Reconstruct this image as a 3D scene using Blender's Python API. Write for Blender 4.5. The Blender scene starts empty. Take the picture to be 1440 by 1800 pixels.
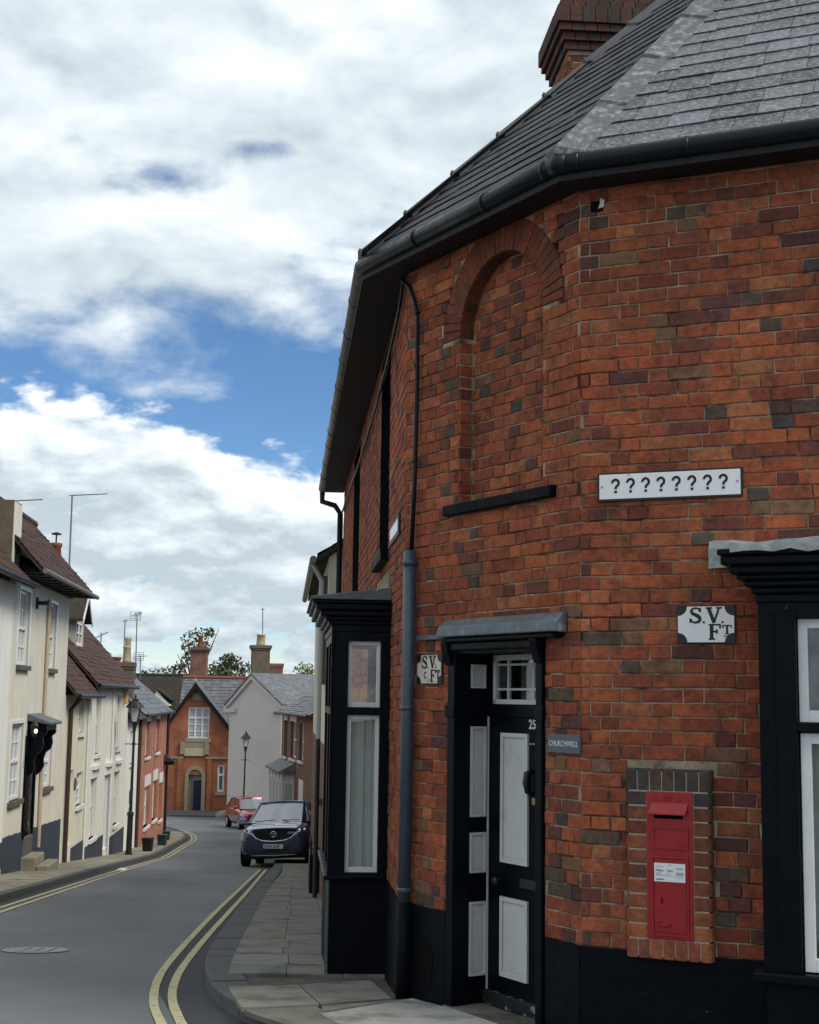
import bpy, bmesh, math, random
from mathutils import Vector, Matrix, noise as mnoise
random.seed(7)
R = math.radians
sc = bpy.context.scene
COL = sc.collection

# ------------------------------------------------------------------ camera
FPX, PITCH, ROLL = 2500.0, R(7.5), R(0.815)          # focal length in photo pixels (1440 wide)
CAM = Vector((0, 0, 2.0))
_fw = Vector((0, math.cos(PITCH), math.sin(PITCH)))
_u0 = Vector((0, -math.sin(PITCH), math.cos(PITCH)))
_x0 = Vector((1, 0, 0))
_rt = _x0*math.cos(ROLL) + _u0*math.sin(ROLL)
_up = -_x0*math.sin(ROLL) + _u0*math.cos(ROLL)
cam = bpy.data.cameras.new('camera')
camo = bpy.data.objects.new('camera', cam)
COL.objects.link(camo)
M = Matrix((_rt, _up, -_fw)).transposed().to_4x4()
M.translation = CAM
camo.matrix_world = M
cam.sensor_fit = 'HORIZONTAL'
cam.sensor_width = 36.0
cam.lens = 36.0*FPX/1440.0
cam.clip_start = 0.1
cam.clip_end = 3000
sc.camera = camo

# ------------------------------------------------------------------ sun, sky, exposure
SUN_DIR = Vector((0.60, -0.36, 0.72)).normalized()      # towards the sun: behind the camera, to the right
sun = bpy.data.lights.new('sun', 'SUN')
sun.energy = 1.5
sun.angle = R(22)
sun.color = (1.0, 0.95, 0.87)
suno = bpy.data.objects.new('sun', sun)
suno.rotation_euler = SUN_DIR.to_track_quat('Z', 'Y').to_euler()
suno.location = (8, -8, 14)
COL.objects.link(suno)

sc.view_settings.view_transform = 'Standard'
sc.view_settings.look = 'None'
sc.view_settings.gamma = 1
sc.view_settings.use_curve_mapping = False
sc.view_settings.exposure = 0.95

W = bpy.data.worlds.new('World')
sc.world = W
W.use_nodes = True
nt = W.node_tree
nt.nodes.clear()
def nn(t, **kw):
    n = nt.nodes.new(t)
    for k, v in kw.items(): setattr(n, k, v)
    return n
def lk(a, b): nt.links.new(a, b)
def val(x):
    n = nn('ShaderNodeValue'); n.outputs[0].default_value = x; return n.outputs[0]
def mth(op, a, b=None, c=None, clamp=False):
    n = nn('ShaderNodeMath', operation=op); n.use_clamp = clamp
    for i, x in enumerate((a, b, c)):
        if x is None: continue
        if isinstance(x, (int, float)): n.inputs[i].default_value = x
        else: lk(x, n.inputs[i])
    return n.outputs[0]
def sstep(x, lo, hi, a=0.0, b=1.0):
    n = nn('ShaderNodeMapRange'); n.interpolation_type = 'SMOOTHSTEP'
    lk(x, n.inputs['Value'])
    for k, v in (('From Min', lo), ('From Max', hi), ('To Min', a), ('To Max', b)): n.inputs[k].default_value = v
    return n.outputs['Result']
bg = nn('ShaderNodeBackground'); bg.inputs['Strength'].default_value = 0.1
wo = nn('ShaderNodeOutputWorld'); lk(bg.outputs[0], wo.inputs['Surface'])
sky = nn('ShaderNodeTexSky', sky_type='NISHITA')
sky.sun_disc = False
sky.sun_elevation = math.asin(SUN_DIR.z)
sky.sun_rotation = math.atan2(SUN_DIR.x, SUN_DIR.y)
sky.air_density = 0.8
sky.dust_density = 0.0
sky.ozone_density = 3.0
tc = nn('ShaderNodeTexCoord')
sx = nn('ShaderNodeSeparateXYZ'); lk(tc.outputs['Generated'], sx.inputs[0])
AZ = mth('ARCTAN2', sx.outputs[0], sx.outputs[1])
EL = mth('ARCSINE', sx.outputs[2])
ac = mth('MINIMUM', mth('MAXIMUM', AZ, -0.32), 0.2)
def noise(ax, ey, dx, dy, detail, rough, seed, dist=0.0):
    c = nn('ShaderNodeCombineXYZ')
    # wrap-free horizontally: use the direction vector's own x,y for azimuth, elevation for height
    lk(mth('MULTIPLY_ADD', AZ, ax, dx), c.inputs[0]); lk(mth('MULTIPLY_ADD', EL, ey, dy), c.inputs[1]); c.inputs[2].default_value = seed
    n = nn('ShaderNodeTexNoise'); n.inputs['Scale'].default_value = 1.0
    n.inputs['Detail'].default_value = detail; n.inputs['Roughness'].default_value = rough
    n.inputs['Distortion'].default_value = dist
    lk(c.outputs[0], n.inputs['Vector'])
    return n.outputs['Fac']
# upper cloud deck, its lower edge rising to the right; cumulus bank under it; small clouds near the horizon
g_up = mth('SUBTRACT', EL, mth('MULTIPLY_ADD', ac, 0.23, 0.292))
g_lo = mth('SUBTRACT', mth('MULTIPLY_ADD', mth('MAXIMUM', mth('ADD', ac, 0.19), 0.0), -0.30, 0.200), EL)
n_big = noise(9, 17, 0.4, 0.0, 9, 0.56, 1.7, 0.25)
n_low = noise(15, 30, 3.1, 0.0, 9, 0.55, 4.2, 0.15)
n_hor = noise(17, 58, 1.3, 0.7, 8, 0.55, 9.1, 0.2)
def hole(a0, e0, ra, re, amp):
    u = mth('DIVIDE', mth('SUBTRACT', AZ, a0), ra); v = mth('DIVIDE', mth('SUBTRACT', EL, e0), re)
    r2 = mth('ADD', mth('MULTIPLY', u, u), mth('MULTIPLY', v, v))
    return mth('MULTIPLY', mth('EXPONENT', mth('MULTIPLY', r2, -1.0)), amp)
d_up = mth('ADD', mth('MULTIPLY', mth('MINIMUM', g_up, 0.10), 7.0), mth('MULTIPLY', mth('SUBTRACT', n_big, 0.40), 1.7))
for h in ((-0.103, 0.378, 0.030, 0.011, 0.66), (-0.185, 0.352, 0.055, 0.026, 0.52), (-0.262, 0.372, 0.05, 0.014, 0.45), (-0.29, 0.49, .05, .01, .5)):
    d_up = mth('SUBTRACT', d_up, hole(*h))
d_lo = mth('ADD', mth('MULTIPLY', mth('MINIMUM', g_lo, 0.05), 11.0), mth('MULTIPLY', mth('SUBTRACT', n_low, 0.50), 0.95))
d_lo = mth('SUBTRACT', d_lo, sstep(EL, 0.105, 0.03, 0.0, 0.42))
d_lo = mth('ADD', d_lo, mth('MULTIPLY', sstep(EL, 0.12, 0.06), mth('MULTIPLY', mth('SUBTRACT', n_hor, 0.47), 3.0)))
c_up = sstep(d_up, -0.12, 0.42)
c_lo = sstep(d_lo, -0.02, 0.12)
cover = mth('MAXIMUM', c_up, c_lo)
# shading: thin edges and tops bright, thick bellies grey
l_up = mth('SUBTRACT', noise(9, 17, 0.4, 0.0, 5, 0.5, 1.7, 0.25), noise(9, 17, 0.44, 0.30, 5, 0.5, 1.7, 0.25))
l_lo = mth('SUBTRACT', noise(15, 30, 3.1, 0.0, 6, 0.55, 4.2, 0.15), noise(15, 30, 3.16, 0.28, 6, 0.55, 4.2, 0.15))
s_up = mth('ADD', mth('MULTIPLY', l_up, 1.5), mth('MULTIPLY', noise(6, 11, 7.0, 2.0, 7, 0.58, 3.3), 0.98))
s_up = mth('ADD', s_up, sstep(g_up, 0.20, 0.04, 0.05, -0.06))
top_lo = sstep(g_lo, 0.045, -0.005, 0.0, 0.55)
s_lo = mth('ADD', mth('ADD', mth('MULTIPLY', l_lo, 2.2), mth('SUBTRACT', top_lo, sstep(g_lo, 0.0, 0.07, 0.10, 0.34))), mth('MULTIPLY', noise(11, 30, 5.0, 2.0, 7, 0.62, 6.3), 1.25))
sel = sstep(mth('SUBTRACT', c_lo, c_up), -0.1, 0.1)
shade = mth('ADD', mth('MULTIPLY', s_up, mth('SUBTRACT', 1.0, sel)), mth('MULTIPLY', s_lo, sel))
ramp = nn('ShaderNodeValToRGB')
lk(shade, ramp.inputs['Fac'])
cr = ramp.color_ramp
cr.elements[0].position = 0.10; cr.elements[0].color = (0.42, 0.49, 0.54, 1)
cr.elements[1].position = 0.92; cr.elements[1].color = (0.86, 0.89, 0.91, 1)
e = cr.elements.new(0.48); e.color = (0.60, 0.67, 0.71, 1)
cs = nn('ShaderNodeVectorMath', operation='SCALE'); lk(ramp.outputs['Color'], cs.inputs[0]); cs.inputs['Scale'].default_value = 7.0
ss = nn('ShaderNodeMix', data_type='RGBA', blend_type='MULTIPLY'); ss.inputs[0].default_value = 1.0
lk(sky.outputs['Color'], ss.inputs[6])
tint = nn('ShaderNodeMix', data_type='RGBA'); lk(sstep(EL, 0.02, 0.17), tint.inputs[0]); tint.inputs[6].default_value = (0.58, 0.58, 0.60, 1); tint.inputs[7].default_value = (0.42, 0.54, 0.62, 1); lk(tint.outputs[2], ss.inputs[7])
mx = nn('ShaderNodeMix', data_type='RGBA'); lk(cover, mx.inputs[0]); lk(ss.outputs[2], mx.inputs[6]); lk(cs.outputs[0], mx.inputs[7])
lk(mx.outputs[2], bg.inputs['Color'])

# ------------------------------------------------------------------ pixel helpers (photo pixel -> direction; distance comes from walls and ground)
def ray(px, py):
    d = _fw*FPX + _rt*(px-720) - _up*(py-900)
    return d/d.y
def at(px, py, Y): return CAM + ray(px, py)*Y
def proj(P):
    d = Vector(P)-CAM; z = d.dot(_fw)
    return 720+FPX*d.dot(_rt)/z, 900-FPX*d.dot(_up)/z
PROF = [(-30, 1.3), (0, 0.62), (8.5, 0.04), (20, -0.91), (33, -1.99), (37, -2.33), (47, -3.2), (55, -3.75), (62, -4.15), (80, -4.75), (120, -5.4), (900, -9)]
def zg(Y):
    for (a, za), (b, zb) in zip(PROF, PROF[1:]):
        if Y <= b: return za+(zb-za)*(Y-a)/(b-a)
    return PROF[-1][1]
def gnd(px, py, dz=0.0):
    d = ray(px, py); Y = 4.0
    while Y < 200:
        if CAM.z+d.z*Y <= zg(Y)+dz: break
        Y += 0.02
    p = CAM+d*Y; p.z = zg(Y)+dz
    return p

# ------------------------------------------------------------------ frames and mesh builder
class Fr:
    """wall frame: s along the wall (to the right seen from outside), o outward, z up"""
    def __init__(s, O, d, z0=0.0):
        s.O = Vector((O[0], O[1], z0)); s.d = Vector((d[0], d[1], 0)).normalized(); s.n = Vector((s.d.y, -s.d.x, 0))
    def P(s, a, o, z): return s.O + s.d*a + s.n*o + Vector((0, 0, z))
    def sz(s, px, py, o=0.0):
        d = ray(px, py); O = s.O+s.n*o
        t = (O-CAM).dot(s.n)/d.dot(s.n); p = CAM+d*t
        return (p-s.O).dot(s.d), p.z-s.O.z
class MB:
    def __init__(s): s.v = []; s.f = []; s.c = []
    def add(s, vs, fs, col=None):
        b = len(s.v); s.v += [Vector(p) for p in vs]
        for q in fs: s.f.append([b+i for i in q]); s.c.append(col)
        return s
    def poly(s, vs, col=None): return s.add(vs, [list(range(len(vs)))], col)
    def box8(s, c, col=None): return s.add(c, [(0,3,2,1),(4,5,6,7),(0,1,5,4),(1,2,6,5),(2,3,7,6),(3,0,4,7)], col)
    def fbox(s, fr, a0, a1, o0, o1, z0, z1, col=None):
        return s.box8([fr.P(a0,o0,z0), fr.P(a1,o0,z0), fr.P(a1,o1,z0), fr.P(a0,o1,z0), fr.P(a0,o0,z1), fr.P(a1,o0,z1), fr.P(a1,o1,z1), fr.P(a0,o1,z1)], col)
    def prism(s, poly, vec, col=None):
        n = len(poly); vec = Vector(vec)
        vs = [Vector(p) for p in poly]; vs = vs+[p+vec for p in vs]
        fs = [list(range(n))[::-1], list(range(n, 2*n))]+[(i, (i+1) % n, n+(i+1) % n, n+i) for i in range(n)]
        return s.add(vs, fs, col)
    def tube(s, pts, r, n=8, col=None, caps=True):
        pts = [Vector(p) for p in pts]; rs = r if isinstance(r, (list, tuple)) else [r]*len(pts)
        vs = []; prev = None
        for i, p in enumerate(pts):
            t = (pts[min(i+1, len(pts)-1)]-pts[max(i-1, 0)]).normalized()
            if prev is None:
                a = t.cross(Vector((0, 0, 1)))
                if a.length < 1e-3: a = t.cross(Vector((1, 0, 0)))
            else: a = prev-t*prev.dot(t)
            a.normalize(); prev = a; b = t.cross(a)
            for k in range(n):
                w = 2*math.pi*k/n; vs.append(p+(a*math.cos(w)+b*math.sin(w))*rs[i])
        fs = [(i*n+k, i*n+(k+1) % n, (i+1)*n+(k+1) % n, (i+1)*n+k) for i in range(len(pts)-1) for k in range(n)]
        if caps: fs += [list(range(n))[::-1], [(len(pts)-1)*n+k for k in range(n)]]
        return s.add(vs, fs, col)
    def lathe(s, c, prof, n=12, col=None, ax=None):
        c = Vector(c); vs = []
        for r_, z in prof:
            for k in range(n):
                w = 2*math.pi*(k+.5)/n; vs.append(c+Vector((r_*math.cos(w), r_*math.sin(w), z)))
        fs = [(i*n+k, i*n+(k+1) % n, (i+1)*n+(k+1) % n, (i+1)*n+k) for i in range(len(prof)-1) for k in range(n)]
        fs += [list(range(n))[::-1], [(len(prof)-1)*n+k for k in range(n)]]
        return s.add(vs, fs, col)
    def panel(s, fr, a0, a1, z0, z1, holes=(), o=0.0, rev=0.0, col=None):
        """wall face with rectangular holes (s0,s1,z0,z1) and reveals of depth rev"""
        A = sorted({a0, a1} | {min(max(h[i], a0), a1) for h in holes for i in (0, 1)})
        Z = sorted({z0, z1} | {min(max(h[i], z0), z1) for h in holes for i in (2, 3)})
        for a, b in zip(A, A[1:]):
            for c, d in zip(Z, Z[1:]):
                m, q = (a+b)/2, (c+d)/2
                if any(h[0] < m < h[1] and h[2] < q < h[3] for h in holes): continue
                s.poly([fr.P(a,o,c), fr.P(b,o,c), fr.P(b,o,d), fr.P(a,o,d)], col)
        for h in holes:
            if rev:
                x0, x1, y0, y1 = h[:4]; i = o-rev
                s.poly([fr.P(x0,o,y0), fr.P(x0,i,y0), fr.P(x0,i,y1), fr.P(x0,o,y1)], col)
                s.poly([fr.P(x1,o,y0), fr.P(x1,o,y1), fr.P(x1,i,y1), fr.P(x1,i,y0)], col)
                s.poly([fr.P(x0,o,y1), fr.P(x0,i,y1), fr.P(x1,i,y1), fr.P(x1,o,y1)], col)
                s.poly([fr.P(x0,o,y0), fr.P(x1,o,y0), fr.P(x1,i,y0), fr.P(x0,i,y0)], col)
        return s
    def build(s, name, mat, parent=None, smooth=False, bevel=0.0, kind=None):
        off = Vector((0, 0, 0)); p = parent
        while p is not None: off += p.location; p = p.parent
        me = bpy.data.meshes.new(name)
        me.from_pydata([v-off for v in s.v], [], s.f)
        if any(c is not None for c in s.c):
            at_ = me.color_attributes.new('Col', 'FLOAT_COLOR', 'CORNER')
            i = 0
            buf = []
            for f_, c in zip(s.f, s.c):
                c = c or (.5, .5, .5); buf += [c[0], c[1], c[2], 1.0]*len(f_)
            at_.data.foreach_set('color', buf)
        bm = bmesh.new(); bm.from_mesh(me); bmesh.ops.recalc_face_normals(bm, faces=bm.faces); bm.to_mesh(me); bm.free()
        if smooth: me.polygons.foreach_set('use_smooth', [True]*len(me.polygons))
        me.materials.append(mat)
        o = bpy.data.objects.new(name, me); COL.objects.link(o)
        if parent is not None: o.parent = parent
        if bevel:
            b = o.modifiers.new('bevel', 'BEVEL'); b.width = bevel; b.segments = 2; b.limit_method = 'ANGLE'; b.angle_limit = R(40)
        if kind: o['kind'] = kind
        return o
def thing(name, label, cat, loc, group=None):
    o = bpy.data.objects.new(name, None); COL.objects.link(o); o.location = loc; o.empty_display_size = .2
    o['label'] = label; o['category'] = cat
    if group: o['group'] = group
    return o
def tag(o, label, cat, group=None):
    o['label'] = label; o['category'] = cat
    if group: o['group'] = group
    return o
def recenter(o):
    """move a top-level mesh's origin to its base"""
    me = o.data; n = len(me.vertices)
    c = sum((v.co for v in me.vertices), Vector())/n; c.z = min(v.co.z for v in me.vertices)
    me.transform(Matrix.Translation(-c)); o.location = c
    return o

# ------------------------------------------------------------------ materials
def material(name, col, rough=0.7, spec=0.4, metal=0.0, var=0.0, vscale=3.0, bump=0.0, bscale=40.0, col2=None, c2scale=2.0, c2lo=.5, c2hi=.7,
             attr=False, stretch=None, emit=None, chips=None, coat=0.0, streak=0.0, trans=0.0, streakc=(.16, .13, .09), grime=0.0):
    m = bpy.data.materials.new(name); m.use_nodes = True; t = m.node_tree; N = t.nodes; L = t.links
    b = N['Principled BSDF']
    b.inputs['Roughness'].default_value = rough; b.inputs['Specular IOR Level'].default_value = spec; b.inputs['Metallic'].default_value = metal
    b.inputs['Coat Weight'].default_value = coat
    geo = N.new('ShaderNodeNewGeometry'); P = geo.outputs['Position']
    if stretch:
        mp = N.new('ShaderNodeVectorMath'); mp.operation = 'MULTIPLY'; L.new(P, mp.inputs[0]); mp.inputs[1].default_value = stretch; P = mp.outputs[0]
    def nz(sc_, det=6, rough_=.6):
        n = N.new('ShaderNodeTexNoise'); n.inputs['Scale'].default_value = sc_; n.inputs['Detail'].default_value = det; n.inputs['Roughness'].default_value = rough_
        L.new(P, n.inputs['Vector']); return n.outputs['Fac']
    if attr:
        a = N.new('ShaderNodeAttribute'); a.attribute_name = 'Col'; C = a.outputs['Color']
    else:
        g = N.new('ShaderNodeRGB'); g.outputs[0].default_value = (*col, 1); C = g.outputs[0]
    def mixc(f, A_, B_, blend='MIX'):
        x = N.new('ShaderNodeMix'); x.data_type = 'RGBA'; x.blend_type = blend
        if isinstance(f, float): x.inputs[0].default_value = f
        else: L.new(f, x.inputs[0])
        for k, q in ((6, A_), (7, B_)):
            if isinstance(q, tuple): x.inputs[k].default_value = (*q[:3], 1)
            else: L.new(q, x.inputs[k])
        return x.outputs[2]
    def mr(f, a0, a1, b0, b1):
        x = N.new('ShaderNodeMapRange'); L.new(f, x.inputs[0])
        for i, q in enumerate((a0, a1, b0, b1)): x.inputs[i+1].default_value = q
        return x.outputs[0]
    if col2: C = mixc(mr(nz(c2scale), c2lo, c2hi, 0, 1), C, col2)
    if var:
        f = mr(nz(vscale, 8, .65), .25, .75, 1-var, 1+var)
        cc = N.new('ShaderNodeVectorMath'); cc.operation = 'SCALE'; L.new(C, cc.inputs[0]); L.new(f, cc.inputs['Scale']); C = cc.outputs[0]
    if streak:
        sm = N.new('ShaderNodeVectorMath'); sm.operation = 'MULTIPLY'; L.new(geo.outputs['Position'], sm.inputs[0]); sm.inputs[1].default_value = (5, 5, .35)
        n = N.new('ShaderNodeTexNoise'); n.inputs['Scale'].default_value = 1.0; n.inputs['Detail'].default_value = 5; L.new(sm.outputs[0], n.inputs['Vector'])
        C = mixc(mr(n.outputs['Fac'], .48, .75, 0, streak), C, streakc)
    if grime: C = mixc(mr(nz(1.5, 7, .62), .46, .74, 0, grime), C, (.045, .030, .025))
    if chips:
        ccol, cs_, lo = chips
        C = mixc(mr(nz(cs_, 4, .55), lo, lo+.015, 0, 1), C, ccol)
    L.new(C, b.inputs['Base Color'])
    if bump:
        bp = N.new('ShaderNodeBump'); bp.inputs['Strength'].default_value = bump; bp.inputs['Distance'].default_value = .01
        L.new(nz(bscale, 6, .65), bp.inputs['Height']); L.new(bp.outputs[0], b.inputs['Normal'])
        L.new(mr(nz(bscale*.3), .3, .7, max(rough-.12, .02), min(rough+.12, 1)), b.inputs['Roughness'])
    if emit: b.inputs['Emission Color'].default_value = (*emit[:3], 1); b.inputs['Emission Strength'].default_value = emit[3]
    if trans: b.inputs['Transmission Weight'].default_value = trans
    return m
def glass_mat(name, tint=(.9, .95, .93), refl=.12):
    m = bpy.data.materials.new(name); m.use_nodes = True; t = m.node_tree; N = t.nodes; L = t.links; N.clear()
    o = N.new('ShaderNodeOutputMaterial'); tr = N.new('ShaderNodeBsdfTransparent'); gl = N.new('ShaderNodeBsdfGlossy'); mx_ = N.new('ShaderNodeMixShader')
    tr.inputs[0].default_value = (*tint, 1); gl.inputs['Roughness'].default_value = .015
    lw = N.new('ShaderNodeLayerWeight'); lw.inputs[0].default_value = .25
    mr = N.new('ShaderNodeMapRange'); L.new(lw.outputs['Fresnel'], mr.inputs[0]); mr.inputs[3].default_value = refl; mr.inputs[4].default_value = 1.0
    geo = N.new('ShaderNodeNewGeometry'); nz = N.new('ShaderNodeTexNoise'); nz.inputs['Scale'].default_value = 2.5; L.new(geo.outputs['Position'], nz.inputs['Vector'])
    bp = N.new('ShaderNodeBump'); bp.inputs['Strength'].default_value = .12; bp.inputs['Distance'].default_value = .02; L.new(nz.outputs['Fac'], bp.inputs['Height']); L.new(bp.outputs[0], gl.inputs['Normal'])
    L.new(mr.outputs[0], mx_.inputs[0]); L.new(tr.outputs[0], mx_.inputs[1]); L.new(gl.outputs[0], mx_.inputs[2]); L.new(mx_.outputs[0], o.inputs[0])
    return m
MT = dict(
    brick=material('brick', (.3, .1, .05), .88, .2, attr=True, var=.42, vscale=26, bump=.8, bscale=55, col2=(.060, .034, .027), c2scale=9, c2lo=.48, c2hi=.85, streak=.28, streakc=(.07, .036, .026), grime=.30),
    mortar=material('mortar', (.34, .27, .19), .95, .1, var=.45, vscale=14, bump=.5, bscale=120, col2=(.05, .036, .028), c2scale=3.6, c2lo=.46, c2hi=.62),
    mortar_new=material('mortar_pale', (.40, .34, .27), .95, .1, var=.2, vscale=20, bump=.4, bscale=120),
    slate=material('slate', (.08, .08, .09), .50, .35, attr=True, var=.45, vscale=30, bump=.7, bscale=70, col2=(.36, .37, .38), c2scale=34, c2lo=.48, c2hi=.78, stretch=(1, 1, 2.2)),
    slate_shade=material('slate_painted_shade', (.05, .05, .055), .62, .22, attr=True, var=.4, vscale=25, bump=.6, bscale=70),  # same slate, with the corner slope's shade put into its colour
    hip=material('hip_mortar', (.10, .105, .11), .7, .3, var=.4, vscale=18, bump=.8, bscale=45, col2=(.30, .31, .31), c2scale=16, c2lo=.5, c2hi=.72),
    black=material('black_paint', (.0025, .004, .0068), .36, .10, var=.3, vscale=8, bump=.15, bscale=30, chips=((.26, .26, .25), 26, .765)),
    plinth=material('black_masonry_paint', (.0032, .0045, .0072), .55, .08, var=.4, vscale=5, bump=.7, bscale=22, chips=((.28, .28, .27), 24, .755)),
    gutter=material('gutter_black', (.006, .009, .013), .40, .2, var=.3, vscale=6, bump=.1, bscale=30),
    gutter_old=material('gutter_grey', (.16, .15, .13), .5, .4, var=.35, vscale=8, bump=.2, bscale=30),
    soffit=material('soffit_black', (.006, .007, .010), .6, .3),
    pipe=material('pipe_slate_blue', (.045, .065, .085), .35, .45, var=.25, vscale=7, bump=.1, bscale=30),
    white=material('white_gloss', (.72, .72, .72), .4, .4, var=.08, vscale=6, bump=.12, bscale=25),
    panelw=material('old_white_paint', (.52, .53, .52), .45, .3, var=.10, vscale=4, bump=.25, bscale=22, col2=(.27, .26, .23), c2scale=5, c2lo=.60, c2hi=.95),
    whited=material('white_sill', (.66, .66, .64), .6, .3, var=.12, vscale=7, streak=.25),
    enamel=material('white_enamel', (.74, .75, .75), .25, .5, var=.05, vscale=5, col2=(.30, .17, .08), c2scale=16, c2lo=.66, c2hi=.76),
    enamel_dirty=material('weathered_enamel', (.58, .55, .50), .4, .4, var=.15, vscale=12, col2=(.22, .12, .07), c2scale=13, c2lo=.56, c2hi=.70),
    ink=material('black_lettering', (.012, .012, .014), .45, .4),
    rustink=material('worn_lettering', (.03, .022, .018), .6, .3),
    plaque=material('grey_slate_plaque', (.085, .10, .115), .45, .4, var=.15, vscale=12),
    lettering=material('white_lettering', (.62, .62, .60), .6, .3),
    lead=material('lead_sheet', (.10, .12, .135), .5, .5, metal=.25, var=.3, vscale=9, bump=.4, bscale=25, col2=(.26, .29, .31), c2scale=11, c2lo=.58, c2hi=.78),
    leadl=material('weathered_lead', (.24, .26, .27), .55, .4, metal=.1, var=.35, vscale=9, bump=.6, bscale=24, col2=(.44, .46, .46), c2scale=10, c2lo=.48, c2hi=.78),
    red=material('post_red', (.29, .007, .011), .38, .5, var=.15, vscale=10, bump=.1, bscale=40),
    redd=material('dark_slot', (.004, .003, .003), .8, .1),
    iron=material('black_iron', (.012, .013, .015), .45, .45, bump=.15, bscale=60),
    brass=material('dull_brass', (.30, .25, .14), .4, .5, metal=.6),
    glass=glass_mat('window_glass'),
    curtain=material('net_curtain', (.56, .58, .56), .95, .05, var=.2, vscale=1.0, stretch=(22, 22, .6)),
    room=material('room_dark', (.035, .04, .042), .9, .1),
    blind=material('pale_blind', (.42, .46, .44), .9, .1),
    asphalt=material('asphalt', (.094, .100, .106), .72, .4, var=.30, vscale=130, bump=.45, bscale=200, col2=(.142, .149, .156), c2scale=.5, c2lo=.38, c2hi=.70, stretch=(1.0, .55, 1.0)),
    asphalt_edge=material('asphalt_edge', (.048, .050, .052), .85, .3, var=.35, vscale=110, bump=.6, bscale=160),
    kerb=material('kerb_stone', (.085, .087, .088), .85, .3, var=.3, vscale=16, bump=.4, bscale=90),
    slab=material('paving', (.17, .155, .125), .85, .25, attr=True, var=.22, vscale=5, bump=.3, bscale=120, col2=(.075, .075, .06), c2scale=2.6, c2lo=.50, c2hi=.72),
    joint=material('paving_joint', (.10, .095, .08), .95, .1, var=.4, vscale=9),
    yellow=material('yellow_line', (.46, .41, .24), .8, .3, var=.18, vscale=20, col2=(.10, .10, .09), c2scale=22, c2lo=.56, c2hi=.68),
    cast=material('cast_iron_cover', (.24, .24, .24), .5, .5, metal=.4, var=.3, vscale=40),
    earth=material('earth', (.10, .09, .06), .95, .1, var=.3, vscale=1.0),
)
# ------------------------------------------------------------------ ground, road, pavements
def struct(o): o['kind'] = 'structure'; return o
def crom(pts, n=6):
    out = []
    for i in range(len(pts)-1):
        p0, p1, p2, p3 = pts[max(i-1, 0)], pts[i], pts[i+1], pts[min(i+2, len(pts)-1)]
        for k in range(n):
            t = k/n
            out.append(tuple(.5*((2*p1[j])+(-p0[j]+p2[j])*t+(2*p0[j]-5*p1[j]+4*p2[j]-p3[j])*t*t+(-p0[j]+3*p1[j]-3*p2[j]+p3[j])*t**3) for j in range(2)))
    out.append(tuple(pts[-1][:2])); return out
YS = [-30, -10, 0, 4, 8.5, 14, 20, 26, 33, 37, 42, 47, 51, 55, 58, 62, 67, 72, 76, 80, 88, 100, 120, 160, 300, 900]
m = MB()
for a, b in zip(YS, YS[1:]):
    m.poly([(-400, a, zg(a)-.06), (400, a, zg(a)-.06), (400, b, zg(b)-.06), (-400, b, zg(b)-.06)])
struct(m.build('ground', MT['earth']))
m = MB()
ROADY = [-12, 0, 4, 8.5, 11, 14, 17, 20, 23, 26, 29.5, 33, 37, 42, 47, 51, 55, 58.5, 62, 67, 72, 76, 80, 84]
def roadx(Y):
    L_ = -4.0-.087*Y if Y < 62 else -9.4-(Y-62)*.22-max(0, Y-72)*.35
    R_ = 14 if Y < 9.5 else 1.2-.10*Y+.6
    return L_-.3, R_
for a, b in zip(ROADY, ROADY[1:]):
    (l0, r0), (l1, r1) = roadx(a), roadx(b)
    m.poly([(l0, a, zg(a)), (r0, a, zg(a)), (r1, b, zg(b)), (l1, b, zg(b))])
m.poly([(-60, 72, zg(72)-.004), (-9, 72, zg(72)-.004), (-9, 84.5, zg(84.5)-.004), (-60, 84.5, zg(84.5)-.004)])
struct(m.build('road', MT['asphalt']))

def gpoly(pxs, dz=0.0): return [tuple(gnd(x, y, dz)) for x, y in pxs]
def ribbon(path, w, name, mat, dz):
    m = MB(); L_ = []; R_ = []
    for i, p in enumerate(path):
        a, b = path[max(i-1, 0)], path[min(i+1, len(path)-1)]
        t = Vector((b[0]-a[0], b[1]-a[1])).normalized(); n = Vector((-t.y, t.x))
        ww = w*(1+random.uniform(-.05, .05))
        for S, sg in ((L_, 1), (R_, -1)):
            q = Vector((p[0], p[1]))+n*sg*ww/2; S.append((q.x, q.y, zg(q.y)+dz))
    for i in range(len(path)-1): m.poly([R_[i], R_[i+1], L_[i+1], L_[i]])
    return m.build(name, mat)
def px2path(pxs, dz=0.0, tail=()): return crom([tuple(gnd(x, y, dz))[:2] for x, y in pxs]+list(tail), 5)
# kerb lines, right-hand side
KR = px2path([(560,1845),(470,1818),(410,1788),(372,1758),(360,1722),(368,1688),(396,1642),(428,1597),(455,1560),(480,1531)], 0, [(-3.75, 42), (-4.6, 52), (-5.4, 60)])
KRi = px2path([(610,1825),(510,1802),(446,1780),(410,1752),(399,1722),(408,1688),(434,1632),(460,1585),(480,1552),(497,1529)], 0.11, [(-3.58, 42), (-4.42, 52), (-5.2, 60)])
KL = [(-4.0-.087*y, y) for y in (10, 14, 18, 22, 26, 30, 34, 38, 42, 46, 50)]+[(-8.75, 54), (-9.1, 58), (-9.35, 61.5), (-9.6, 64), (-10.2, 67), (-11.2, 70), (-12.8, 72.3), (-16, 74), (-24, 75)]
KL = crom(KL, 4)
def offs(path, d):
    out = []
    for i, p in enumerate(path):
        a, b = path[max(i-1, 0)], path[min(i+1, len(path)-1)]
        t = Vector((b[0]-a[0], b[1]-a[1])).normalized(); out.append((p[0]-t.y*d, p[1]+t.x*d))
    return out
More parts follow.
